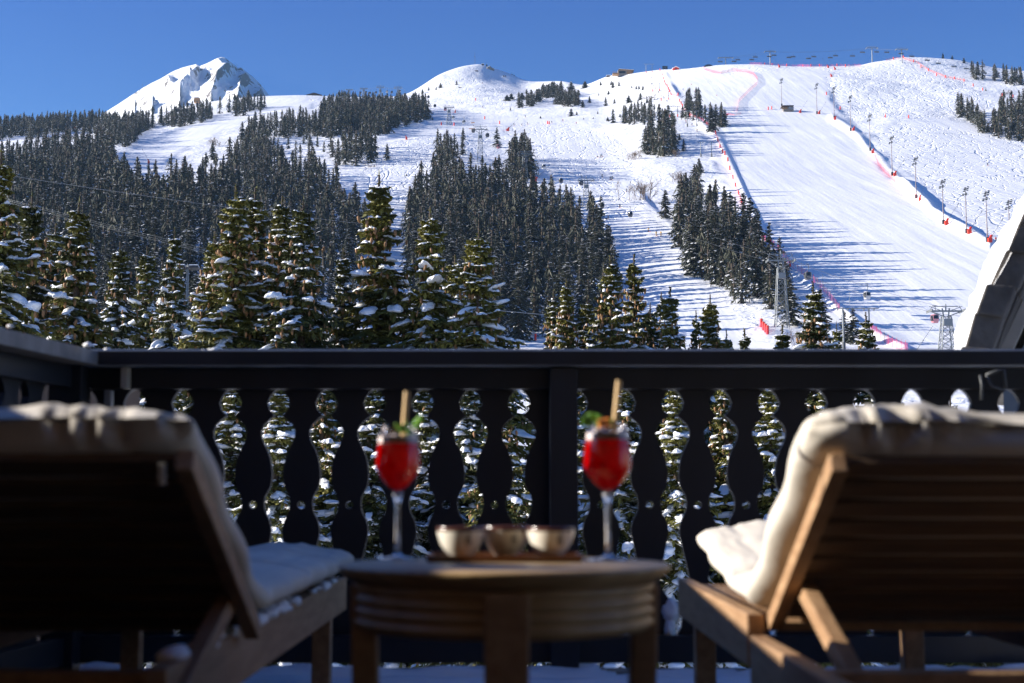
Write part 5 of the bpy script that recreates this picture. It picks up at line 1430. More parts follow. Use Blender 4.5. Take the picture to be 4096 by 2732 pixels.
# chairlift machinery behind the near spruces
D = 150; c0 = P(2377, 1312, D)
t = thing('lift_bullwheel', 'grey lift drive wheels and empty seats glimpsed behind near spruces', 'lift machinery', (c0.x, c0.y, float(ground_z(c0.x, c0.y))))
hz = c0.z - t.location.z
b = MB(); b.tube((0, 0, -.5), (0, 0, hz + 1.6), .3, .25, 10); b.box((0, 0, hz + .1), (4.6, .4, .3)); b.build('post', M['steel'], t)
for x in (-1.3, -.3, .9, 1.7):
    b = MB(); n = 20
    b.path([(x + .42 * math.cos(k * 2 * math.pi / n), -.3, hz - .1 + .42 * math.sin(k * 2 * math.pi / n)) for k in range(n + 1)], .06, 5); b.bar((x - .4, -.3, hz - .1), (x + .4, -.3, hz - .1), .05, .05); b.build('wheel', M['steel'], t)
b = MB(); b.box((-.2, -.4, hz - 1.3), (2.0, .5, .12)); b.box((-.2, -.2, hz - 1.0), (2.0, .1, .5)); b.box((-.2, -.4, hz - 1.9), (2.2, .1, .1))
for x in (-1.2, .8): b.tube((x, -.3, hz - 1.9), (x, -.3, hz), .05, None, 5)
b.build('seat', M['steel'], t)
# tall thin bamboo markers on the race piste
for px, top, base, lab in [(3075, 895, 940, 'first thin marker pole at the race piste edge'), (3083, 905, 955, 'second thin marker pole at the race piste edge'), (3207, 1050, 1098, 'thin marker pole above the pink net'), (3292, 1096, 1150, 'thin marker pole in the piste shade'), (3399, 1170, 1220, 'thin marker pole left of the drifting cabin'), (2976, 790, 850, 'thin marker pole at the wood island top'), (2150, 495, 700, 'x')][:6]:
    g = ground(px, base); mb = MB().tube((0, 0, -.2), (0, 0, sz(base - top, g.y)), .06, .04, 5); tag(mb.build('marker_pole', M['steel'], None, loc=g), lab, 'marker pole')

# ------------------------------------------------------------------ terrace
zF = lambda py, D=4.8: EYE + EV(py) * D
# deck of planks
b = MB()
y = -2.0
while y < 5.0:
    b.box((0.3, y + .066, -.02), (6.4, .132, .04)); y += .14
deck = b.build('terrace_deck', mat('weathered_deck', (.085, .07, .058), .7, var=.3, vscale=4, stretch=(1, 8, 1), bump=.003, bscale=30), bevel=.004)
tag(deck, 'weathered plank deck of the terrace', kind='structure')
b = MB(); b.box((0.3, 1.5, -.19), (6.4, 7.0, .26)); tag(b.build('terrace_slab', M['render']), 'slab carrying the terrace deck', kind='structure')
# thin snow left on the boards in front of the railing
def snow_strip(y0, y1, x0, x1, hmax, name, lab, seed, z0=.002, m=None):
    nx, ny = int((x1 - x0) * 70), max(5, int((y1 - y0) * 90))
    X, Y = np.meshgrid(np.linspace(x0, x1, nx), np.linspace(y0, y1, ny), indexing='ij')
    e = np.clip(np.minimum(Y - y0, y1 - Y) / ((y1 - y0) * .3), 0, 1)
    H = hmax * (e ** .6) * (0.35 + 1.3 * (fbm(X * 6 + seed, Y * 30 + seed, 3) + .5)) * (fbm(X * 2.2 + seed, Y * 5, 2) > -.22) - .004
    V = np.stack([X, Y, z0 + H], -1).reshape(-1, 3); idx = np.arange(nx * ny).reshape(nx, ny)
    Fq = np.stack([idx[:-1, :-1], idx[1:, :-1], idx[1:, 1:], idx[:-1, 1:]], -1).reshape(-1, 4)
    o = obj(name, npmesh(name, [(V, Fq, 0)], [M['snow']], True)); return tag(o, lab, kind='stuff')
for k, (a, c, h_) in enumerate([(4.66, 4.78, .035), (4.52, 4.63, .022), (4.38, 4.49, .02), (4.2, 4.34, .015)]):
    snow_strip(a, c, -1.4, 2.6, h_, 'deck_snow', 'strip of snow along the deck boards', 3 + 7 * k)

# the chalet the terrace belongs to, unseen behind the viewer, added to block skylight
t = thing('own_chalet', 'unseen timber chalet wall and eave behind the terrace, added for shade', 'building', (0, -1.2, 0))
MB().box((0, -.15, 1.2), (14, .3, 12.4)).build('wall', M['plank'], t)  # paler planks chosen to bounce light onto the loungers
MB().box((0, 1.1, 3.3), (14, 2.8, .16), 0, Matrix.Rotation(-.25, 3, 'X')).build('eave', M['plank_dark'], t)

t = thing('shade_wall', 'added dark wall close outside the side railing, blocking low sun', 'wall', (-2.3, 2.0, 0), math.radians(-7))
MB().box((0, 0, -1.95), (.12, 9.0, 6.2)).build('planking', M['plank_dark'], t)  # unseen wall added to keep low sun from shining through the railing

# railing with fretted boards
HWY = [1556, 1562, 1572, 1590, 1612, 1640, 1655, 1664, 1680, 1700, 1724, 1750, 1772, 1800, 1833, 1865, 1897, 1925, 1950, 1968, 1985, 2012, 2040, 2058, 2078, 2100, 2122, 2145, 2168, 2195, 2222, 2270, 2320, 2355, 2378, 2395, 2408, 2430, 2450, 2475, 2510, 2545]
HWW = [2, 12, 24, 36, 44, 36, 22, 15, 36, 56, 66, 64, 56, 42, 30, 24, 21, 23, 28, 38, 47, 51, 48, 41, 30, 24, 21, 23, 28, 34, 39, 50, 59, 50, 34, 22, 22, 38, 38, 28, 24, 4]
PX2M = 4.85 / F
prof = [(zF(y, 4.85), w * PX2M * 1.02) for y, w in zip(HWY, HWW)]
HOLEZ = zF(2020, 4.85)
def board_mesh(wl, wr, thick=.026, hole=True):
    """one fretted board; wl, wr: distance from its centre line to the centres of the cut-outs on each side"""
    mb = MB(); zt, zb = prof[0][0] + .012, prof[-1][0] - .012
    r = .0128; arc = [(math.cos(t) * r, HOLEZ + math.sin(t) * r) for t in np.linspace(math.pi / 2, -math.pi / 2, 9)]
    left = [(-(wl - hw), z) for z, hw in prof]
    right = [(wr - hw, z) for z, hw in prof]
    pr = [(0, zt), (wr - prof[0][1], zt)] + right + [(wr - prof[-1][1], zb), (0, zb)] + ([(x, z) for x, z in arc][::-1] if hole else [])
    pl = [(0, zt), (-(wl - prof[0][1]), zt)] + left + [(-(wl - prof[-1][1]), zb), (0, zb)] + ([(-x, z) for x, z in arc][::-1] if hole else [])
    mb.prism(pr, 0, thick); mb.prism(pl[::-1], 0, thick)
    return mb.mesh('fretted_board', M['paint'])
pitch = 192 * PX2M
BM = board_mesh(pitch / 2, pitch / 2)
def railing(label, origin, ang, u0, u1, centres_u, posts, name='balcony_railing', capm='paint'):
    """u runs along the railing; local +y points away from the terrace"""
    t = thing(name, label, 'railing', origin, ang, 'dark fretted railings of the terrace')
    L = u1 - u0; cu = (u0 + u1) / 2
    z0, z1 = zF(1461, 4.72), zF(1404, 4.72)
    cap = MB(); cap.prism([(-.085, z0), (.11, z0), (.13, z1 + .028), (-.085, z1)], 0, 1, 0, lambda v: (u0 + v[1] * L, v[0], v[2]))
    co = cap.build('cap_rail', [M[capm], M['cap_pale' if capm == 'paint' else 'rail_grey']], t, bevel=.004)
    for p_ in co.data.polygons:
        if p_.normal.z > .9: p_.material_index = 1
    ub, ut = zF(1556, 4.8), z0 - .002
    MB().box((cu, .02, (ub + ut) / 2), (L, .04, ut - ub)).build('upper_beam', M['paint'], t, bevel=.003)
    lb, lt = zF(2652, 4.8), zF(2543, 4.8)
    MB().box((cu, .02, (lb + lt) / 2), (L, .05, lt - lb)).build('lower_beam', M['paint'], t, bevel=.003)
    for a, c in zip(centres_u[:-1], centres_u[1:]):
        if c - a > pitch * 1.1:
            me = board_mesh((c - a) / 2, (c - a) / 2, hole=False)
        else: me = BM
        o = obj('fretted_board', me, t); o.location = ((a + c) / 2, .043, 0)
    for pu in posts:
        MB().box((pu, -.01, z0 / 2 - .003), (.093, .10, z0 - .006)).build('post', M['paint'], t, bevel=.004)
    return t
hx = lambda px: (px - 2048) / F * 4.85
cent = [hx(2075 - 192 * k) for k in range(9)][::-1] + [hx(2306 + 192 * k) for k in range(12)]
cent = [cent[0] - pitch] + cent
fr = railing('dark fretted railing facing the ski slope', (0, 4.80, 0), 0, -1.52, 3.4, cent, [hx(2255) * 4.76 / 4.85])
kx, ky = -1.456, 4.79
ang_l = math.radians(90) - math.atan(.1234)
# local u axis points from behind the camera towards the corner; away-from-terrace side is to its left
lr = railing('shorter side railing running towards the viewer at the left', (kx, ky, 0), ang_l, -6.0, -.055, [-.16 - pitch * k for k in range(34)][::-1], [-3.0], capm='rail_grey')
MB().box((kx - .03, ky - .02 - 4.8, zF(1465) / 2), (.11, .11, zF(1465))).build('corner_post', M['paint'], fr, bevel=.004)
# sunlit post side put in as a pale plate, with socket, near the left corner, cable bracket at the right end
t = thing('sunlit_post_side', 'pale plate painted as a sunlit post side under the cap near the left corner', 'bracket', (0, 0, 0))
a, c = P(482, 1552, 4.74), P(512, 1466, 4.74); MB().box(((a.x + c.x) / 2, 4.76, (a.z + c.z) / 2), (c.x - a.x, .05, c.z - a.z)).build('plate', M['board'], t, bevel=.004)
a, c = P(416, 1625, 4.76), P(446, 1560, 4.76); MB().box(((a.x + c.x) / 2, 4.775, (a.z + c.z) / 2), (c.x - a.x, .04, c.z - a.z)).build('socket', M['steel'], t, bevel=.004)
t = thing('cable_bracket', 'bent metal bracket with hanging cable at the right end of the railing', 'bracket')
b = MB(); b.path([P(3945, 1500, 4.7), P(3985, 1485, 4.7), P(4015, 1478, 4.7), P(4022, 1555, 4.7)], .006, 6); b.build('arm', M['steel_dark'], t)
b = MB(); b.path([P(3920, 1500, 4.7), P(3928, 1540, 4.7), P(3925, 1600, 4.7)], .005, 6); b.path([P(3945, 1500, 4.7), P(3970, 1545, 4.7), P(4010, 1560, 4.7)], .005, 6); b.build('cable', M['steel_dark'], t)
# crumbs of ice on the cap rails
rsx = np.random.default_rng(9)
for (px, py, D, s, lab) in [(352, 1376, 4.55, .011, 'glinting ice crumb on the side rail near the corner'), (430, 1396, 4.84, .010, 'ice crumb at the corner of the rails'), (850, 1398, 4.84, .012, 'glinting ice crumb on the front rail'), (815, 1400, 4.84, .007, 'tiny ice crumb beside the glinting one'), (42, 1302, 4.2, .008, 'ice crumb at the left end of the side rail')]:
    V, Fc = ICO2; W = V * s * (1 + .2 * rsx.normal(size=(len(V), 1))) * np.array([1.3, 1, .7])
    mb = MB(); mb.add(W.tolist(), Fc.tolist(), 0, True); tag(mb.build('ice_crumb', M['snow'], None, loc=P(px, py + 3, D)), lab, 'ice crumb', 'ice crumbs on the rails')

# snow caught in the lowest cut-out beside the right lounger
V, Fc = ICO3
for px, py, w_, h_ in [(2682, 2445, 40, 50), (2678, 2515, 26, 60)]:
    p = P(px, py, 4.86); W = V * np.array([w_ * PX2M, .04, h_ * PX2M]) * (1 + .06 * rsx.normal(size=(len(V), 1)))
    mb = MB(); mb.add(W.tolist(), Fc.tolist(), 0, True); tag(mb.build('snow_clump', M['snow'], None, loc=p), 'snow clump stuck in the cut-out left of the right lounger', kind='stuff')

# ------------------------------------------------------------------ cushions and loungers
def cushion(x0, x1, path, T, seed, lobes=2, cross=(.33,), tilt=None):
    """quilted mattress following a side profile"""
    W = x1 - x0; cx = (x0 + x1) / 2
    pts = np.array(path, float)
    seg = np.hypot(*np.diff(pts, axis=0).T); S = np.concatenate([[0], np.cumsum(seg)]); Lt = S[-1]
    ns, nr = 170, 150
    s = np.linspace(0, Lt, ns)
    # rounded corners of the profile
    yy = np.interp(s, S, pts[:, 0]); zz = np.interp(s, S, pts[:, 1])
    k = np.ones(9) / 9
    yp = np.pad(yy, 4, mode='reflect', reflect_type='odd'); zp = np.pad(zz, 4, mode='reflect', reflect_type='odd')
    yy = np.convolve(yp, k, 'valid'); zz = np.convolve(zp, k, 'valid')
    ty = np.gradient(yy, s); tz = np.gradient(zz, s); n_ = np.hypot(ty, tz); ty /= n_; tz /= n_
    ny, nz = -tz, ty
    th = np.linspace(0, 2 * math.pi, nr, endpoint=False)
    ct, st_ = np.cos(th), np.sin(th)
    xr = np.sign(ct) * np.abs(ct) ** .45; hr = np.sign(st_) * np.abs(st_) ** .75
    V = np.zeros((ns, nr, 3))
    for i in range(ns):
        e = min(s[i], Lt - s[i]); ends = math.sqrt(max(0, 1 - (1 - min(1, e / (T * .55))) ** 2.2))
        x = xr * (W / 2) * (1 - .012 * math.sin(s[i] * 23 + seed) - .01 * (1 - ends))
        u = (xr + 1) / 2 * lobes
        lob = np.abs(np.sin(math.pi * np.clip(u, .001, lobes - .001))) ** .5; lob = np.where((u < .5) | (u > lobes - .5), np.maximum(lob, .82), lob)
        cr = 1.0
        for c in cross: cr *= 1 - .42 * math.exp(-((s[i] - c * Lt) / .028) ** 2)
        tu = (.45 + .62 * lob) * cr
        fold = np.sin(xr * W * 32 + 5 * fbm(xr * 4 + seed, np.full(nr, s[i] * 9.0), 2) * 6) * (.5 + 1.2 * (fbm(xr * 3 + seed * 2, np.full(nr, 1.0), 2) + .5)) * .0065 * math.exp(-(max(0, s[i] - .01) / .075) ** 2)
        wr = (fbm(xr * 5 + seed, np.full(nr, s[i] * 3.2) + seed, 4)) * .20 + (fbm(xr * 17 + seed, np.full(nr, s[i] * 5), 3)) * .15 * (1 - ends * .3) * (1 + 1.2 * np.exp(-(e / .06) ** 2))
        t = T * .5 * ends * tu * (1 + wr * 1.3) + fold * ends
        if tilt is not None: t = t + tilt(x, s[i] / Lt) * ends
        off = np.where(hr > 0, T * .5 + hr * (t + (T * .5 * (tu - 1)) * .5), T * .5 + hr * T * .5 * ends * .96)
        sbul = fold * 1.3 * (1 - ends * .4) if i < 30 else 0
        V[i, :, 0] = cx + x; V[i, :, 1] = yy[i] + ny[i] * off + ty[i] * sbul; V[i, :, 2] = zz[i] + nz[i] * off + tz[i] * sbul
    idx = np.arange(ns * nr).reshape(ns, nr); nx_ = np.roll(idx, -1, 1)
    Fq = np.stack([idx[:-1], nx_[:-1], nx_[1:], idx[1:]], -1).reshape(-1, 4)
    c0 = V[0].mean(0); c1 = V[-1].mean(0); o0 = ns * nr
    Vv = np.concatenate([V.reshape(-1, 3), [c0, c1]])
    F0 = np.stack([np.full(nr, o0), nx_[0], idx[0]], -1); F1 = np.stack([np.full(nr, o0 + 1), idx[-1], nx_[-1]], -1)
    me = npmesh('lounger_cushion', [(Vv, Fq, 0)], [M['cushion']], True)
    me2 = npmesh('lounger_cushion', [(Vv, Fq, 0), (Vv, F0, 0), (Vv, F1, 0)], [M['cushion']], True)
    bm = bmesh.new(); bm.from_mesh(me2); bmesh.ops.remove_doubles(bm, verts=bm.verts, dist=1e-6); bmesh.ops.recalc_face_normals(bm, faces=bm.faces); bm.to_mesh(me2); bm.free()
    me2.polygons.foreach_set('use_smooth', [True] * len(me2.polygons))
    return me2

def lounger(sgn, xi, label, right):
    W = .70
    X = lambda a: xi + sgn * a           # a measured outward from the inner side
    t = thing('sun_lounger', label, 'sun lounger', (X(W / 2), 3.2, 0), 0, 'wooden sun loungers on the terrace')
    off = Vector((-X(W / 2), -3.2, 0))
    def part(mb, name, m, bevel=.004, parent=None):
        mb.v = [tuple(Vector(v) + off) for v in mb.v]; return mb.build(name, m, parent or t, bevel=bevel)
    wd = M['wood']
    y0, y1 = (2.86, 4.04) if right else (2.12, 4.40)
    zt, zb = (.361, .258) if right else (.343, .245)
    for a in (.0175, W - .0175):
        part(MB().box((X(a), (y0 + y1) / 2, (zt + zb) / 2), (.035, y1 - y0, zt - zb)), 'side_rail', wd)
        if right:
            part(MB().box((X(a), (2.05 + 2.83) / 2, .272), (.035, .78, .10)), 'head_rail', wd)
    for yl in ((y1 - .06, 2.30, 2.90) if right else (y1 - .06, 2.75, 2.2)):
        for a in (.065, W - .065):
            part(MB().box((X(a), yl, .14), (.055, .06, .28)), 'leg', M['wood_shade'] if yl < 3 else wd)
    part(MB().box((X(W / 2), y1 - .02, .30), (W - .07, .03, .09)), 'end_board', wd)
    part(MB().box((X(W / 2), 2.30, .305), (W - .08, .05, .028)), 'head_bar', wd)
    if not right:
        part(MB().box((X(W / 2), 2.16, .262), (W - .08, .05, .025)), 'head_bar', wd)
        part(MB().box((X(W / 2), 2.22, .225), (W - .08, .05, .025)), 'head_bar', wd)
    b = MB(); yy = 2.92
    while yy < y1 - .05: b.box((X(W / 2), yy, .333), (W - .07, .055, .018)); yy += .075
    part(b, 'seat_slats', wd, .002)
    bo = 0 if right else -.18
    A = Vector((0, 2.86 + bo, .352)); B = Vector((0, 2.275 + bo, .655)); d = (B - A).normalized(); L = (B - A).length
    rot = Matrix(((1, 0, 0), (0, d.y, -d.z), (0, d.z, d.y))); nrm_ = Vector((0, -d.z, d.y)); nrm_ = nrm_ if nrm_.z > 0 else -nrm_
    for a in ((.055, W - .055) if right else (-.025, W - .055)):
        part(MB().bar(Vector((X(a), A.y, A.z)) - nrm_ * .008, Vector((X(a), B.y, B.z)) - nrm_ * .008, .028, .034), 'backrest_frame', wd)
    b = MB(); n = 9
    for k in range(n):
        c = A + d * (L * (k + .6) / n); b.bar((X(.07 if right else -.01), c.y, c.z), (X(W - .07), c.y, c.z), .048, .014, 0, nrm_)
    part(b, 'backrest_slats', M['wood_shade'], .002)
    for a in ((.085, W - .085) if right else (.0, W - .085)):
        part(MB().bar((X(a), 2.71 + bo * .6, .425), (X(a) + sgn * .0, 2.27 + bo * .6, .285), .03, .034), 'prop_strut', wd)
    # mattress
    top = Vector((0, B.y, B.z)) + d * .025
    if right:
        path = [(top.y, top.z), (2.80, .385), (2.88, .352), (3.05, .362), (3.2, .375), (3.42, .405), (3.64, .44)]
        til = lambda x, s: np.clip((-x / .3 - .2), 0, 1) * .022 * (s < .25)
        me = cushion(X(.0) + .004, X(W) + .01, path, .095, 21, 2, (.46, .62), til)
    else:
        path = [(top.y, top.z), (2.65, .375), (2.75, .355), (3.3, .357), (3.9, .357), (4.28, .36)]
        me = cushion(X(W), X(-.04), path, .088, 7, 2, (.33, .58, .82))
    me.transform(Matrix.Translation(Vector((-X(W / 2), -3.2, 0))))
    o = obj('lounger_cushion', me, None, (X(W / 2), 3.2, 0))
    tag(o, 'crumpled cream cushion in bright sun draped over the right lounger' if right else 'cream quilted cushion lying half in shade on the left lounger', 'cushion', 'cream cushions of the loungers')
    st = MB(); a = .0
    p0 = Vector((X(a), B.y, B.z)) - nrm_ * .05 + off
    st.bar(p0 + Vector((0, -.015, .03)), p0 + Vector((0, -.01, .0)), .009, .004); so_ = st.build('tie_strap', M['cushion'], o) if not right else None
    return t
lounger(-1, -.505, 'wooden lounger in shade on the left seen from behind its raised back', False)
lounger(1, .465, 'wooden lounger with sunlit side rail and strut on the right', True)
# frozen snow on the left lounger's rail
V, Fc = ICO2
mb = MB()
for k in range(46):
    y_ = float(rsx.uniform(2.2, 4.35)); s_ = float(rsx.uniform(.008, .026)); x_ = -.5225 + float(rsx.normal(0, .008))
    W = V * np.array([s_ * .9, s_ * 2.2, s_ * .55]) * (1 + .15 * rsx.normal(size=(len(V), 1))) + np.array([x_, y_, .346])
    mb.add(W.tolist(), Fc.tolist(), 0, True)
tag(mb.build('rail_snow', M['snow']), 'frozen snow crust along the left lounger rail', kind='stuff')

# ------------------------------------------------------------------ side table
tc = Vector((-.012, 2.25, 0))
t = thing('side_table', 'round wooden side table with ribbed apron between the loungers', 'side table', tc)
MB().lathe([(0, .470), (.21, .462), (.232, .462), (.250, .474), (.2585, .484), (.2585, .4875), (.255, .490), (0, .490)], 72, cap=False).build('tabletop', M['table_wood'], t)
pr = [(.205, .392), (.222, .392)]
for k in range(4):
    z = .396 + k * .0175
    pr += [(.2255, z), (.232, z + .004), (.233, z + .008), (.232, z + .012), (.2255, z + .0155)]
pr += [(.222, .4625), (.205, .4625)]
MB().lathe(pr, 72, cap=False).build('apron', M['table_wood'], t)
for k in range(4):
    a = -math.pi / 2 + k * math.pi / 2 + .02
    r_ = Matrix.Rotation(a, 3, 'Z'); b = MB()
    vs = [(.185, -.026, 0), (.225, -.026, 0), (.225, .026, 0), (.185, .026, 0), (.20, -.033, .46), (.238, -.033, .46), (.238, .033, .46), (.20, .033, .46)]
    b.add([r_ @ Vector(v) for v in vs], [(0, 3, 2, 1), (4, 5, 6, 7), (0, 1, 5, 4), (1, 2, 6, 5), (2, 3, 7, 6), (3, 0, 4, 7)])
    b.build('leg', M['wood'], t, bevel=.004)

TZ = .4905
# tray and bowls
t = thing('serving_tray', 'dark red brown lacquered tray under the three bowls', 'tray', (.008 - .02, 2.345, TZ))
b = MB(); b.prism([(-.122, 0), (.122, 0), (.126, .010), (.121, .010), (.117, .005), (-.117, .005), (-.121, .010), (-.126, .010)], -.07, .07); b.build('base', M['tray'], t, bevel=.001)
for s in (-1, 1): MB().box((0, s * .0685, .0065), (.242, .004, .007)).build('rim', M['tray'], t, bevel=.001)
def bowl(px, D, label):
    p = P(px, 1970, D); t = thing('bowl', label, 'bowl', (p.x, D, TZ + .0055), 0, 'small ceramic bowls on the tray')
    r, h = .0395, .049
    MB().lathe([(0, 0), (.018, 0), (.019, .003), (.026, .010), (.033, .022), (.0375, .036), (r - .0012, h - .007)], 48, cap=False).build('body', M['ceramic'], t)
    MB().lathe([(r - .0012, h - .007), (r, h - .001), (r - .001, h), (r - .0028, h - .002)], 48, cap=False).build('rim', M['glaze_brown'], t)
    MB().lathe([(r - .0028, h - .002), (r - .004, h - .008), (.035, .034), (.030, .020), (.020, .009), (0, .006)], 48, cap=False).build('inner_glaze', M['ceramic'], t)
    # small scrolled emblem printed on the front
    b = MB(); ang0 = -math.pi / 2 + .42
    def on(a, z): 
        rr = float(np.interp(z, [.010, .022, .036, .045], [.026, .033, .0375, .039])) + .0004
        return (rr * math.cos(a), rr * math.sin(a), z)
    b.path([on(ang0 + .10 - .02 * k, .037 - .001 * k) for k in range(3)] + [on(ang0 + .12 * math.cos(q), .026 + .0055 * math.sin(q)) for q in np.linspace(2.4, 2.4 + 2 * math.pi, 16)], .0009, 5)
    b.path([on(ang0 + .06 * math.cos(q), .026 + .0026 * math.sin(q)) for q in np.linspace(0, 2 * math.pi, 10)], .0007, 5)
    b.path([on(ang0 - .13, .028), on(ang0 - .12, .033), on(ang0 - .03, .038), on(ang0 + .08, .0385)], .0009, 5)
    b.build('emblem', M['mark'], t)
bowl(1843, 2.325, 'cream bowl at the left end of the tray')
bowl(2024, 2.365, 'cream bowl in the middle set slightly back')
bowl(2203, 2.325, 'cream bowl at the right end of the tray')

# drinks
def glass_mat():
    m = bpy.data.materials.new('thin_glass'); m.use_nodes = True; nt = m.node_tree; nt.nodes.remove(nt.nodes['Principled BSDF'])
    out = nt.nodes['Material Output']; tr = nt.nodes.new('ShaderNodeBsdfTransparent'); tr.inputs[0].default_value = (.96, .97, .98, 1)
    gl = nt.nodes.new('ShaderNodeBsdfGlossy'); gl.inputs['Roughness'].default_value = .03; lw = nt.nodes.new('ShaderNodeFresnel'); lw.inputs[0].default_value = 1.5
    mx = nt.nodes.new('ShaderNodeMixShader'); nt.links.new(lw.outputs[0], mx.inputs[0]); nt.links.new(tr.outputs[0], mx.inputs[1]); nt.links.new(gl.outputs[0], mx.inputs[2]); nt.links.new(mx.outputs[0], out.inputs[0])
    return m
M['glass'] = glass_mat()
m = mat('solid_glass', (.92, .95, 1), .02); m.node_tree.nodes['Principled BSDF'].inputs['Transmission Weight'].default_value = 1.0; M['glass_solid'] = m
m = bpy.data.materials.new('red_cocktail'); m.use_nodes = True; nt = m.node_tree; bb = nt.nodes['Principled BSDF']
tcn = nt.nodes.new('ShaderNodeTexCoord'); nz = nt.nodes.new('ShaderNodeTexNoise'); nz.inputs['Scale'].default_value = 45; nt.links.new(tcn.outputs['Object'], nz.inputs['Vector'])
crr = nt.nodes.new('ShaderNodeValToRGB'); crr.color_ramp.elements[0].position = .35; crr.color_ramp.elements[0].color = (.62, .0, .001, 1); crr.color_ramp.elements[1].position = .7; crr.color_ramp.elements[1].color = (1.0, .004, .003, 1)
nt.links.new(nz.outputs[0], crr.inputs[0]); nt.links.new(crr.outputs[0], bb.inputs['Base Color']); bb.inputs['Roughness'].default_value = .05
tl = nt.nodes.new('ShaderNodeBsdfTranslucent'); nt.links.new(crr.outputs[0], tl.inputs[0]); mx = nt.nodes.new('ShaderNodeMixShader'); mx.inputs[0].default_value = .6
nt.links.new(bb.outputs[0], mx.inputs[1]); nt.links.new(tl.outputs[0], mx.inputs[2]); nt.links.new(mx.outputs[0], nt.nodes['Material Output'].inputs[0]); M['drink'] = m
def wineglass(px, pyfoot, D, h, liq, label, straw, mint):
    p = P(px, pyfoot, D)
    t = thing('wine_glass', label, 'wine glass', (p.x, D, TZ), 0, 'stemmed glasses of red cocktail'); k = h / .222
    MB().lathe([(0, 0), (.034, 0), (.0345, .001), (.030, .0025), (.010, .005), (.0055, .010), (.0042, .03), (.0038, .06), (.0042, .088), (.0065, .100), (.009, .108), (.006, .111), (0, .112)], 40, cap=False).build('stem', M['glass_solid'], t)
    bp = [(0, .112), (.010, .114), (.020, .122), (.031, .137), (.0368, .149), (.0375, .157), (.0365, .175), (.0335, .198), (.0300, .222)]
    bp = [(r * (1.0 if px < 2000 else 1.07), .112 + (z - .112) * k * 1.0) for r, z in bp]
    MB().lathe(bp, 48, cap=False).build('bowl', M['glass'], t)
    lz = .112 + (liq - .112) * k
    zs = [z for r, z in bp if z < lz]; rs_ = [r for r, z in bp if z < lz]
    rl = float(np.interp(lz, [z for r, z in bp], [r for r, z in bp]))
    L2 = [(max(0, r - .0012), z + .0012) for r, z in zip(rs_, zs)] + [(rl - .0012, lz), (0, lz)]
    MB().lathe(L2, 48, cap=False).build('red_drink', M['drink'], t)
    MB().lathe([(0, lz + .0005), (rl - .0016, lz + .0005), (rl - .0022, lz + .011), (rl * .6, lz + .0125), (0, lz + .012)], 40, cap=False, smooth=False).build('froth', M['ice'], t)
    q = MB(); r2 = random.Random(int(px))
    for j in range(9):
        a = r2.uniform(0, 6.28); rr = r2.uniform(0.3, .95) * (rl - .010); s = r2.uniform(.006, .010)
        q.box((rr * math.cos(a), rr * math.sin(a), lz + r2.uniform(.006, .012)), (s * 1.5, s * 1.3, s), 0, Matrix.Rotation(r2.uniform(0, 3), 3, (r2.random(), r2.random(), 1)))
    q.build('ice_cubes', M['ice'], t, bevel=.0015)
    # straw: from inside the bowl to the pixel of its tip
    a = Vector((p.x + .004, D - .002, TZ + .14)); tip = P(*straw, D + .0)
    mb = MB(); dd = (tip - a).normalized(); mb.tube(a, tip, .0046, .0046, 16, cap=False); mb.tube(tip, a, .0036, .0036, 16, cap=False)
    s_ = mb.build('drinking_straw', M['straw']); tag(s_, 'bamboo straw standing in the ' + ('left' if px < 2000 else 'right') + ' red drink', 'straw', 'bamboo straws in the drinks')
    mt = thing('mint_sprig', 'mint sprig with green leaves on the ' + ('left' if px < 2000 else 'right') + ' red drink', 'mint sprig', P(*mint[0], D - .01), 0, 'mint sprigs on the drinks')
    for j, (mx_, my_, s) in enumerate(mint[1:]):
        c = P(mx_, my_, D - .012 + .012 * (j % 3)) - mt.location
        n = 10; vs = []; fs = []
        rt = Matrix.Rotation(j * 1.3 + .4, 3, 'Y') @ Matrix.Rotation(.5 * (j % 3) - .3, 3, 'X')
        for i in range(n + 1):
            u = i / n; w = math.sin(math.pi * u ** .8) * .42
            for e in (-1, 0, 1): vs.append(tuple(rt @ Vector((e * w * s, .10 * s * abs(e) - .12 * s * math.sin(math.pi * u), (u - .5) * 1.15 * s)) + c))
        for i in range(n):
            for e in (0, 1): fs.append((i * 3 + e, i * 3 + e + 1, i * 3 + e + 4, i * 3 + e + 3))
        l_ = MB().add(vs, fs, 0, True).build('leaf', M['mint'], mt)
    mb = MB(); mb.path([(0, 0, -.02), (.002, 0, 0), (.001, 0, .012)], .0012, 6); mb.build('stalk', M['mint'], mt)
    return t, p, lz
g1 = wineglass(1589, 2236, 2.36, .222, .190, 'wine glass of red cocktail on the shaded left of the table', (1628, 1566), [(1625, 1715), (1612, 1712, .016), (1635, 1728, .018), (1672, 1690, .020), (1682, 1675, .017), (1592, 1705, .014), (1660, 1705, .014)])
g2 = wineglass(2432, 2232, 2.34, .220, .196, 'wine glass of red cocktail on the sunlit right of the table', (2476, 1522), [(2385, 1700), (2345, 1680, .020), (2365, 1668, .018), (2385, 1672, .020), (2352, 1692, .016), (2392, 1690, .016), (2440, 1690, .014)])
c = P(2415, 1697, 2.335); q = MB(); q.tube((-.009, 0, 0), (.009, .004, .004), .0075, None, 14); tag(q.build('orange_slice', M['orange'], None, loc=c), 'bit of orange peel beside the mint of the right drink', 'orange peel')

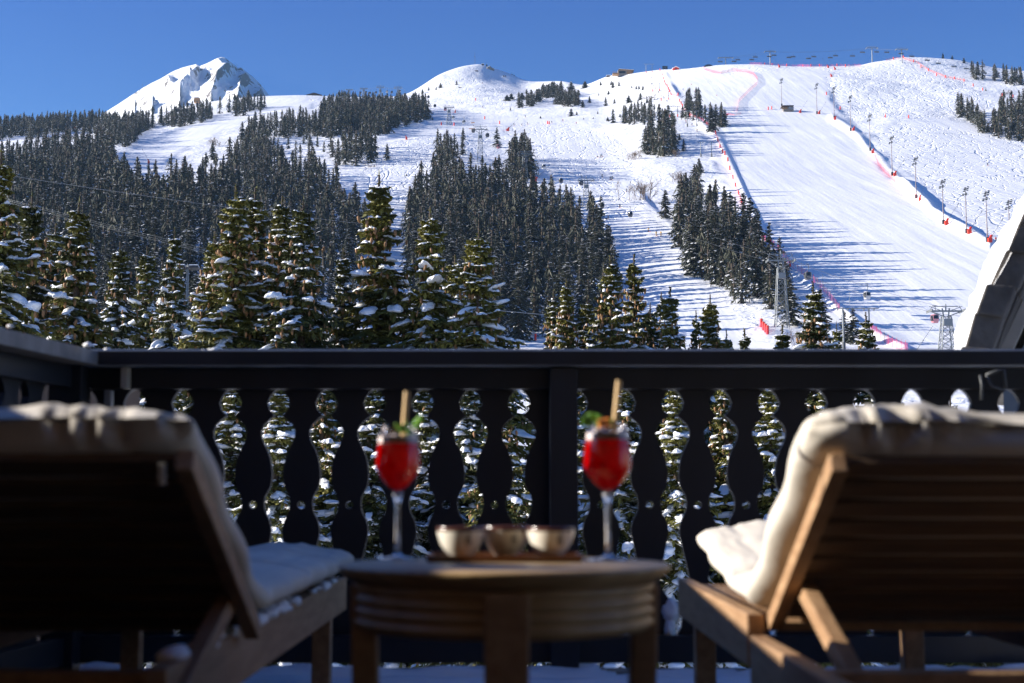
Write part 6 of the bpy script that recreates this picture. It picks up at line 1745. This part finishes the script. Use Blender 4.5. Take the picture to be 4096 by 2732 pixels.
# ------------------------------------------------------------------ neighbouring chalet at the right
DR = 7.2
t = thing('neighbour_chalet', 'snowy slate roof edge of the neighbouring chalet at the right', 'building', (P(4000, 1400, DR).x, DR, 0))
o_ = Vector(t.location)
SH = lambda v: (v[0] + .42 * v[1], v[1], v[2])
xz = lambda px, py: (P(px, py, DR).x - o_.x, P(px, py, DR).z)
line = lambda y: float(np.interp(y, [500, 700, 870, 1018, 1080, 1223, 1277, 1375, 1480], [4270, 4180, 4093, 4021, 3986, 3914, 3896, 3861, 3825]))
outer = lambda y: float(np.interp(y, [500, 700, 786, 830, 888, 920, 1036, 1116, 1232, 1277, 1384, 1470], [4260, 4170, 4093, 4057, 4039, 4012, 3941, 3914, 3865, 3834, 3812, 3795]))
rr = random.Random(3)
ys = [1500, 1400, 1262, 1150, 1010, 900, 780, 650, 500]
for k in range(len(ys) - 1):
    ya, yb = ys[k], ys[k + 1]; j = rr.uniform(-6, 6)
    a = line(ya) + 4 + j; b_ = line(yb) - 2 + j
    poly = [xz(a, ya - 4), xz(b_, yb - 14), xz(b_ + 118, yb - 4), xz(a + 112, ya + 8)]
    q = MB(); q.prism(poly, -.02 * k % .05 - .03, 2.6, 0, SH); q.build('slate_course', M['slate'], t, bevel=.012)
sn = MB(); N_ = 46
front = []
ou = [];inn = []
for k in range(N_):
    y_ = 1470 - k * (1470 - 480) / (N_ - 1)
    base_ = line(y_); thick = float(np.interp(y_, [480, 800, 900, 1100, 1250, 1400, 1470], [120, 105, 92, 78, 66, 60, 40])) + 9 * math.sin(k * .9) + rr.uniform(-4, 4)
    ou.append((outer(y_) + 3 * math.sin(k * 1.9), y_)); inn.append((base_ + 12 + rr.uniform(-4, 4), y_))
vs = []; rows_ = 9
for r0 in range(rows_):
    yy = -.02 + r0 * .33; sh = [-.0, .9, 1, 1, 1, 1, 1, 1, .9][r0] * 1.0
    for k in range(N_):
        for e in range(5):
            f_ = e / 4; bul = (0.45 if r0 == 0 else 1.0)
            px_ = ou[k][0] * (1 - f_) + inn[k][0] * f_
            if r0 == 0: px_ = (ou[k][0] - 6) * (1 - f_) + (inn[k][0]) * f_
            yo = (1 - f_) * .45 if r0 == 0 else .45
            q_ = P(px_, ou[k][1], DR + yo); X_, Z_ = q_.x - o_.x, q_.z; yo2 = yo if r0 == 0 else yy + .45; vs.append((X_ + (.42 * (yy) if r0 else 0) + .02 * vnoise(np.array([k * .7]), np.array([r0 * 1.3 + e]))[0], yo2, Z_))
fs = []
I = lambda r, k, e: (r * N_ + k) * 5 + e
for r0 in range(rows_ - 1):
    for k in range(N_ - 1): fs.append((I(r0, k, 0), I(r0, k + 1, 0), I(r0 + 1, k + 1, 0), I(r0 + 1, k, 0)))
for k in range(N_ - 1):
    for e in range(4): fs.append((I(0, k, e), I(0, k, e + 1), I(0, k + 1, e + 1), I(0, k + 1, e)))
sn.add(vs, fs, 0, True); sn.build('roof_snow', M['snow'], t)
poly = [xz(line(1480) + 128, 1480), xz(line(500) + 128, 500), xz(line(500) + 180, 500), xz(line(1480) + 178, 1480)]
MB().prism(poly, .12, .17, 0, SH).build('bargeboard', M['board'], t)
poly = [xz(line(1480) + 190, 1480), xz(line(500) + 190, 500), xz(5200, 500), xz(5200, 1480), xz(5200, 6000), xz(3990, 6000), xz(3990, 1480)]
MB().prism(poly, .40, 3.0, 0, SH).build('wall', M['render'], t)

# ------------------------------------------------------------------ clear winter air
def haze():
    lo, hi = -8.0, 1120.0
    mb = MB().box((0, 900, (lo + hi) / 2), (5400, 6600, hi - lo))
    m = bpy.data.materials.new('thin_air'); m.use_nodes = True; nt = m.node_tree
    nt.nodes.remove(nt.nodes['Principled BSDF'])
    v = nt.nodes.new('ShaderNodeVolumePrincipled'); v.inputs['Color'].default_value = (.40, .66, 1.0, 1); v.inputs['Density'].default_value = HAZE; v.inputs['Anisotropy'].default_value = 0.1
    nt.links.new(v.outputs[0], nt.nodes['Material Output'].inputs['Volume'])
    tag(mb.build('haze', m), 'thin bluish air between terrace and summits', kind='stuff')
HAZE = 0.5e-4
haze()
